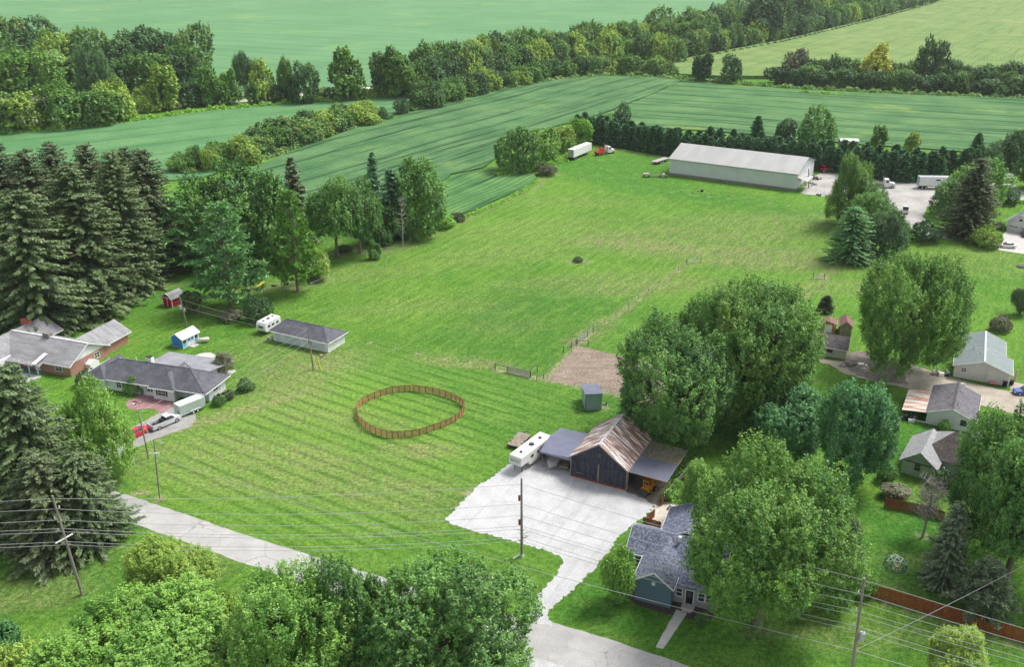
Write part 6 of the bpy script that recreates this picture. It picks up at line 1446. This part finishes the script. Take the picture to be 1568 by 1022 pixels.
def implement(px, py, px2, py2, label):
    a = at(px, py); b2 = at(px2, py2)-a; o = thing('farm_implement', label, 'farm implement', a, math.atan2(b2.y, b2.x)); L = b2.length
    MB().bar((0, 0, .7), (L, 0, .6), .25, .3).build('frame', mat('dusty_metal', (.45, .38, .35), (.3, .22, .2), 2), o)
    for x in (.5, L*.25, L*.7, L-.5): 
        for y in (-.8, .8): wheel(o, x, y, .42)
    for x in (L*.08, L*.2, L*.85): MB().prism([(x-.6, .6), (x+.6, .6), (x+.3, 1.4), (x-.4, 1.3)], 'y', -.6, .6).build('hopper', mat('pale_dusty', (.55, .47, .43)), o)
    for k in range(5): x = L*(.3+.08*k); MB().bar((x, -1, .3), (x, 1, .5), .08).build('tine', DARK, o)
implement(984, 271, 1022, 272, 'row of pale dusty farm machinery left of the long shed')
tractor(at(1354, 287), -.2, 'white semi truck standing behind the yard clump')
semitrailer(at(1435, 291)+Vector((0, 2, 0)), -.06, 'silver white semi trailer parked along the truck yard', 11.5, WHITE, marker=True)
NAVY = paint('dark_blue_truck', (.02, .03, .07)); o = pickup(at(1442, 305), math.pi-.15, 'dark blue pickup with white cap under the shaggy spruce', NAVY)
semitrailer(at(1530, 298), -.1, 'white cargo trailer behind the shaggy spruce at the right', 8.5, WHITE, .9, 3.4)
pickup(at(1386, 325), 1.15, 'white pickup at the edge of the gravel behind the dark round tree', paint('white_truck', (.7, .7, .7)), 5.4)
car(at(1541, 379), -.28+math.pi, 'white sedan on the concrete apron beside the yellow green bush', paint('white_car', (.72, .72, .72)), 4.6)
car(at(1569, 361), 1.2, 'dark suv in front of the right hand garage doors', paint('dark_car', (.03, .035, .06)), 4.6, 'suv')
car(at(1571, 604), math.pi-.1, 'blue car at the right edge of the tan drive', paint('blue_car', (.03, .07, .3)), 4.8, 'suv')
car(at(547, 136), -.05, 'tiny red car on the distant country road', paint('red_far_car', (.6, .02, .05)), 5)
# red machine by the long shed
o = thing('loader_tractor', 'red machine standing at the right end of the long shed', 'tractor', at(1262, 264), .3)
loft([(-1.4, .7, .6, .7, 1.6), (0, .7, .6, .6, 1.7), (1.4, .5, .5, .6, 1.4)], 'body', RED, o); MB().slab([(-1.2, -.8, 2.6), (.2, -.8, 2.6), (.2, .8, 2.6), (-1.2, .8, 2.6)], .12).build('canopy', RED, o)
for x in (-1.1, .1):
    for y in (-.7, .65): MB().box(x, x+.08, y, y+.08, 1.5, 2.5).build('canopy_post', DARK, o)
for x, r in ((-.9, .7), (1.1, .45)):
    for y in (-1, 1): wheel(o, x, y, r, .35)
MIX = [WHITE, GREYM, DARK, OLDWOOD, TANGR, RUBBER]
for px, py, n, rad, hh, lb, sd_ in ((1240, 283, 12, 2.4, 1.5, 'cluttered scrap under the side canopy of the long shed', 1), (1247, 274, 10, 2.2, 1.6, 'dark scrap heap at the corner of the long shed', 2), (1262, 299, 8, 2.4, .8, 'low scrap pile at the edge of the shed yard', 3),
    (1296, 560, 12, 1.6, 1.2, 'black and white bins and scrap at the corner of the beige garage', 4), (1318, 562, 6, 1.6, .7, 'dark scrap lying on the bare earth', 5), (1441, 572, 14, 2.0, 1.4, 'white and dark clutter left of the green roofed garage', 6),
    (1238, 541, 4, .8, .8, 'dark bin at the left end of the beige garage', 7), (846, 262, 8, 1.8, .8, 'brush and junk heap in the grass near the white semi trailer', 8), (1073, 294, 5, 1.1, .9, 'small grey rubble heap in front of the long shed', 9),
    (1390, 642, 14, 1.5, 1.5, 'stored odds and ends under the rusty lean-to', 10), (1044, 784, 12, 2.0, 1.2, 'garden clutter behind the blue house', 11), (1478, 590, 4, .7, .7, 'white jugs against the garage wall', 12), (492, 548, 5, .8, .8, 'small junk heap at the foot of the service pole', 13),
    (335, 606, 5, 1.5, .6, 'garden pots beside the right wall of the white house', 14), (414, 520, 6, 1.0, .9, 'orange and pale clutter between camper and garage', 15), (210, 619, 5, 1.2, .6, 'patio furniture cluster on the pink pavers', 16), (430, 438, 8, 2.0, .9, 'pile of cut branches near the bright pine', 17), (928, 622, 5, .8, .7, 'brown scrap at the right side of the blue metal shed', 18)):
    junk(px, py, lb, n, rad, hh, MIX, sd_)
# ---------------------------------------------------------------- utility poles and wires
POLE = mat('weathered_pole', (.2, .17, .15), (.32, .29, .26), 2, .9, stretch=(2, 2, .3)); WIREM = mat('power_wire', (.4, .4, .41), rough=.5); YELG = mat('yellow_guard', (.7, .65, .03))
def polexy(base, py, bpx, tpx, bpy_, tpy):
    z = hgt(base, py); t = (py-bpy_)/(tpy-bpy_); px = bpx+(tpx-bpx)*t
    Z = base.y*CS+(H-z)*SN; return Vector(((px-784)/F*Z, base.y, z))
class Pole:
    def __init__(s, label, bpx, bpy_, tpx, tpy, r=.16, name='utility_pole', extra=0):
        s.b = at(bpx, bpy_); s.a = (bpx, tpx, bpy_, tpy); s.o = thing(name, label, 'utility pole', s.b)
        t = s.pt(tpy)-s.b; MB().tube([(0, 0, -.2), t*.5, t], [r*1.15, r, r*.75], 10).build('pole', POLE, s.o); s.top = s.b+t
    def pt(s, py): return polexy(s.b, py, s.a[0], s.a[1], s.a[2], s.a[3])
    def arm(s, py, w, ang, m=None, nm='crossarm'):
        c = s.pt(py)-s.b; d = Vector((math.cos(ang), math.sin(ang), 0))*w/2; MB().bar(c-d+Vector((0, -.2, 0)), c+d+Vector((0, -.2, 0)), .12, .14).build(nm, m or GREYM, s.o)
    def insul(s, py, side=1):
        c = s.pt(py)-s.b; e = c+Vector((side*.5, -.1, .25)); MB().tube([c, e], .05).build('bracket', GREYM, s.o); MB().tube([e, e+Vector((0, 0, .3))], [.09, .06], 8).build('insulator', WHITE, s.o)
    def can(s, py, dx=.45, r=.28, h=.9):
        c = s.pt(py)-s.b+Vector((dx, -.2, -h/2)); k = MB().tube([c, c+Vector((0, 0, h*.9)), c+Vector((0, 0, h))], [r, r, r*.7], 14).build('transformer', GREYM, s.o); MB().tube([c+Vector((0, 0, h)), c+Vector((0, 0, h+.2))], .05).build('bushing', DARK, k)
P1 = Pole('leaning wooden utility pole with angled crossarm at the lower left', 126, 912, 80, 760, .17)
P6 = Pole('tall dark utility pole standing in front of the white gravel pad', 799, 853, 798.5, 733, .17)
P7 = Pole('utility pole with white transformer near the giant maple', 1301, 1060, 1323.2, 886, .17)
P2 = Pole('thin light pole on the striped lawn by the road', 244.5, 764, 235.6, 676, .11)
P3 = Pole('slim pale pole in front of the red car', 228, 703, 212, 630, .12)
P4 = Pole('grey service pole with transformer behind the blue playhouse shed', 286.6, 500, 275, 455, .15)
P5 = Pole('pale service pole in front of the white hip roofed garage', 480, 567, 471, 502.6, .14)
P1.arm(824, 2.4, 1.0, WHITE); P1.insul(780, 1); P1.insul(797, -1); P1.insul(815, -1)
P2.arm(694, 1.4, .1, WHITE); 
c = P2.top-P2.b; MB().tube([c, c+Vector((.5, -.3, .5)), c+Vector((1.3, -.6, .3))], .05).build('lamp_arm', GREYM, P2.o); MB().tube([c+Vector((1.2, -.6, .2)), c+Vector((1.6, -.7, .2))], [.14, .1], 8).build('lamp_head', GREYM, P2.o)
P4.can(470, -.35, .3, 1.0); P4.can(474, .4, .22, .7)
for py in (911, 937, 960): P7.insul(py, -1)
P7.can(973, .5, .33, 1.1)
# ivy stubs, red tags and marker on the tall dark pole
mb = MB()
for k in range(16): a = random.uniform(0, 6.28); z = random.uniform(1.5, 4.6); l = random.uniform(.5, 1.3); mb.tube([(0, 0, z), (math.cos(a)*l*.6, math.sin(a)*l*.6, z+.1), (math.cos(a)*l, math.sin(a)*l, z+random.uniform(-.1, .6))], [.04, .03, .012], 4)
mb.build('dead_vine', BARK, P6.o)
for py in (763, 800): c = P6.pt(py)-P6.b; MB().box(c.x-.45, c.x-.16, -.05, .05, c.z-.5, c.z+.4).build('tag_board', REDWOOD, P6.o)
MB().tube([(0, 0, -.05), (0, 0, .4)], [.3, .25], 8).build('base_sleeve', mat('pale_green_sleeve', (.45, .6, .5)), P6.o); MB().bar((-.2, -.1, .5), (-1.2, -.6, .05), .16).build('guy_anchor', WHITE, P6.o)
for x in (.8, 1.6): MB().tube([(x, -.2, 0), (x-.6, .3, 2.6)], .06).build('guy_guard', YELG, P5.o)
MB().tube([(1.6, 3.2, 0), (.9, 3.0, 2.2)], .05).build('guy_guard', YELG, P5.o)
for px, py in ((218, 752), ): 
    o = thing('guy_wire_marker', 'thin yellow guy guards beside the light pole', 'guy wire', at(px, py)); MB().tube([(0, 0, 0), (.5, .3, 2.4)], .04).build('guy_guard', YELG, o)
for px, py, lb in ((201, 712, 'short white marker post on the lawn edge'), (206, 713, 'second white marker post beside the first, slightly right')):
    o = thing('marker_post', lb, 'post', at(px, py)); MB().tube([(0, 0, -.1), (.08, 0, 2.2)], .07).build('post', WHITE, o); MB().tube([(.08, 0, 2.2), (.08, 0, 2.28)], [.09, .05]).build('cap', GREYM, o)
def wire(pts, label, sag=1.0, r=.032, m=None, grp='overhead wires'):
    mb = MB()
    for a, b2 in zip(pts[:-1], pts[1:]):
        L_ = (b2-a).length; sg = sag*(L_/50)**2; mb.tube([a.lerp(b2, t)-Vector((0, 0, 4*sg*t*(1-t))) for t in np.linspace(0, 1, 15)], r, 5)
    o = mb.build('power_line', m or WIREM); tag(o, label, 'wire', grp); return o
ORD = ['topmost', 'second highest', 'third highest', 'fourth highest', 'fifth highest', 'sixth highest', 'lowest']
for k, (y1, y6, y7) in enumerate(((764, 742, 889), (780, 772, 911), (797, 790, 924), (810, 806, 937), (815, 811, 944), (830, 823, 960), (835, 829, 967))):
    a, b2, c = P1.pt(y1), P6.pt(y6), P7.pt(y7); wire([a-(b2-a)*.7, a, b2, c, c+(c-b2)*1.0], ORD[k]+' wire strung between the three roadside poles', .9 if k else .6, .028)
a = P2.pt(700); c = P7.pt(997); wire([a, c, c+(c-a)*.5], 'thick low cable crossing the lawn in front of the gravel pad', .35, .034)
wire([P3.pt(634), P2.pt(686)], 'short wire between slim pale pole and light pole', .3, .025)
rt = at(309, 600, 3.0)
wire([P5.pt(504), rt], 'upper service wire from garage pole to ranch house', .5, .025); wire([P5.pt(512), rt+Vector((2, -1, -.2))], 'middle service wire from garage pole to ranch house', .9, .025); wire([P5.pt(522), rt+Vector((4, -1.5, -.3))], 'lower service wire from garage pole to ranch house', 1.3, .025)
wire([P4.pt(458), P5.pt(504)], 'upper wire from grey service pole to garage pole', 1.2, .022); wire([P4.pt(470), at(418, 505, 2.6)], 'lower wire from grey service pole to the white garage', .8, .022)
wire([P3.pt(632), at(250, 612, 3.2)], 'service wire from slim pale pole to ranch house', .4, .022)
wire([P7.pt(997), at(1600, 850, 9)], 'thin wire climbing from the transformer pole toward the right edge', .6, .022)
wire([at(1700, 590, 9), at(1500, 712, 5)], 'thin wire to the old pale green house', .6, .02)
# ---------------------------------------------------------------- small things
import bmesh
o = thing('dome_climber', 'green metal geodesic climbing dome on the back lawn', 'climbing frame', at(1371, 868)); bm = bmesh.new(); bmesh.ops.create_icosphere(bm, subdivisions=2, radius=1.55); mb = MB(); mb2 = MB()
for e in bm.edges:
    a, b2 = e.verts[0].co, e.verts[1].co
    if a.z > -.05 and b2.z > -.05: (mb if (a.z+b2.z) < 2.1 else mb2).bar(a, b2, .07)
bm.free(); mb.build('lower_frame', mat('dark_green_tube', (.03, .16, .12)), o); mb2.build('upper_frame', mat('pale_tube', (.42, .52, .45)), o)
o = thing('kiddie_pool', 'bright blue plastic boat shaped pool behind the old green house', 'pool', at(1507, 667), -.3); q = [(math.cos(t)*1.9, math.sin(t)*.85) for t in np.linspace(0, 2*math.pi, 20)[:-1]]
BLP = mat('bright_blue_plastic', (.03, .3, .55), (.02, .2, .45), 2, .4); MB().prism(q, 'z', 0, .45).build('tub', BLP, o, bevel=.08); MB().box(-.9, .9, -.4, .4, .46, .6).build('cover', mat('pale_blue_plastic', (.25, .5, .65)), o)
o = thing('slide', 'yellow plastic slide on the ground by the tree line', 'slide', at(399, 439), .9); MB().slab([(-1.4, -.35, .1), (1.3, -.35, .8), (1.3, .35, .8), (-1.4, .35, .1)], .08).build('chute', mat('yellow_plastic', (.75, .6, .05)), o)
for y in (-.35, .35): MB().bar((-1.4, y, .2), (1.3, y, .9), .06, .15).build('side_rail', mat('yellow_plastic_edge', (.7, .5, .04)), o)
MB().box(1.2, 1.35, -.3, .3, 0, .75).build('support', OLDWOOD, o)
def log(px, py, px2, py2, r, label):
    a = at(px, py); b2 = at(px2, py2)-a; o = thing('fallen_log', label, 'log', a); MB().tube([(0, 0, r), (b2.x*.5, b2.y*.5+.2, r*1.1), (b2.x, b2.y, r)], [r, r*.9, r*.6], 8).build('log', BARKP, o)
    for t, l in ((.3, 1.2), (.6, -1.0), (.85, .9)): MB().tube([(b2.x*t, b2.y*t, r), (b2.x*t+l*.4, b2.y*t+l, r+.5)], [r*.3, .02], 5).build('branch', BARKP, o)
log(475, 436, 503, 424, .22, 'pale fallen log at the meadow edge right of the bright pine')
log(205, 424, 224, 420, .2, 'grey fallen trunk lying beside the brown spruces')
log(560, 385, 596, 379, .12, 'thin fallen branch at the foot of the meadow edge trees')
log(372, 432, 388, 428, .15, 'short log by the yellow slide')
for px, py, lb in ((1538, 592, 'black wheeled bin, left of two by the green roofed garage'), (1548, 590, 'black wheeled bin, right of two by the green roofed garage'), (1239, 546, 'black bin at the left corner of the beige garage')):
    o = thing('wheeled_bin', lb, 'bin', at(px, py)); MB().prism([(-.26, .1), (.26, .1), (.32, 1.0), (-.32, 1.0)], 'y', -.3, .3).build('body', RUBBER, o, bevel=.03); MB().box(-.34, .34, -.34, .34, 1.0, 1.07).build('lid', DARK, o)
    for y in (-.3, .3): wheel(o, -.24, y, .12, .06)
PINKC = mat('faded_red_plastic', (.5, .1, .12), (.6, .3, .3), 3)
o = thing('toy_wagon', 'faded pink red wagon against the green roofed garage wall', 'wagon', at(1519, 590), -.2); MB().box(-.7, .7, -.35, .35, .3, .6).build('tub', PINKC, o, bevel=.05)
for x in (-.5, .5):
    for y in (-.36, .36): wheel(o, x, y, .18, .08)
o = thing('lattice_screen', 'red and white trellis panel at the right side of the green roofed garage', 'trellis', at(1552, 586), .9); mb = MB()
for k in range(9): mb.bar((-1.2+k*.3, 0, 0), (-1.2+k*.3+.5, 0, 2), .04); mb.bar((-1.2+k*.3, .03, 2), (-1.2+k*.3+.5, .03, 0), .04)
mb.build('lattice', PINKC, o)
for x in (-1.3, 1.8): MB().box(x, x+.1, -.05, .05, 0, 2.1).build('post', WHITE, o)
o = thing('air_conditioner', 'white outdoor air conditioner box beside the brick house wall', 'air conditioner', at(141, 571), .2); MB().box(-.45, .45, -.45, .45, 0, .85).build('case', WHITE, o, bevel=.03); MB().tube([(0, 0, .85), (0, 0, .9)], .38, 14).build('fan_grille', DARK, o)
o = thing('propane_tank', 'pale horizontal gas tank beside the blue playhouse shed', 'gas tank', at(312, 525), .3); MB().tube([(-1.2, 0, .7), (-1.05, 0, .7), (1.05, 0, .7), (1.2, 0, .7)], [.25, .45, .45, .25], 12).build('tank', mat('tank_grey', (.55, .53, .48)), o, smooth=True)
for x in (-.7, .7): MB().box(x-.08, x+.08, -.3, .3, 0, .35).build('saddle', CONC, o)
o = thing('fire_pit', 'ring shaped fire pit on the lawn at the right edge', 'fire pit', at(1563, 409)); MB().tube([(0, 0, 0), (0, 0, .35)], 1.0, 16).build('stone_ring', mat('dark_stone', (.18, .17, .16), (.1, .1, .1), 3), o); MB().tube([(0, 0, .36), (0, 0, .38)], .8, 16).build('ash_bed', DARK, o)
# bare earth pallets and the shed-yard light pole
P8 = Pole('dark yard pole at the right end of the long shed', 1238.5, 288, 1238, 258, .2)
MB().tube([(0, 0, 7), (-1.5, .3, 7.6), (-3, .6, 7)], .07).build('lamp_arm', GREYM, P8.o)
P9 = Pole('small dark pole by the truck yard lane', 1482, 300, 1482, 262, .14)
# ---------------------------------------------------------------- haze: the summer air over the fields
hb = MB().box(-1500, 1500, -80, 2200, -1.2, 84).build('haze'); tag(hb, 'thin summer haze over the distant fields', 'haze', None, 'stuff')
hm = bpy.data.materials.new('haze'); hm.use_nodes = True; hn = hm.node_tree; hn.nodes.clear(); ho = hn.nodes.new('ShaderNodeOutputMaterial'); hv = hn.nodes.new('ShaderNodeVolumePrincipled')
hv.inputs['Density'].default_value = .00006; hv.inputs['Color'].default_value = (.93, .96, 1, 1); hv.inputs['Anisotropy'].default_value = .2; hn.links.new(hv.outputs[0], ho.inputs['Volume']); hb.data.materials.append(hm)
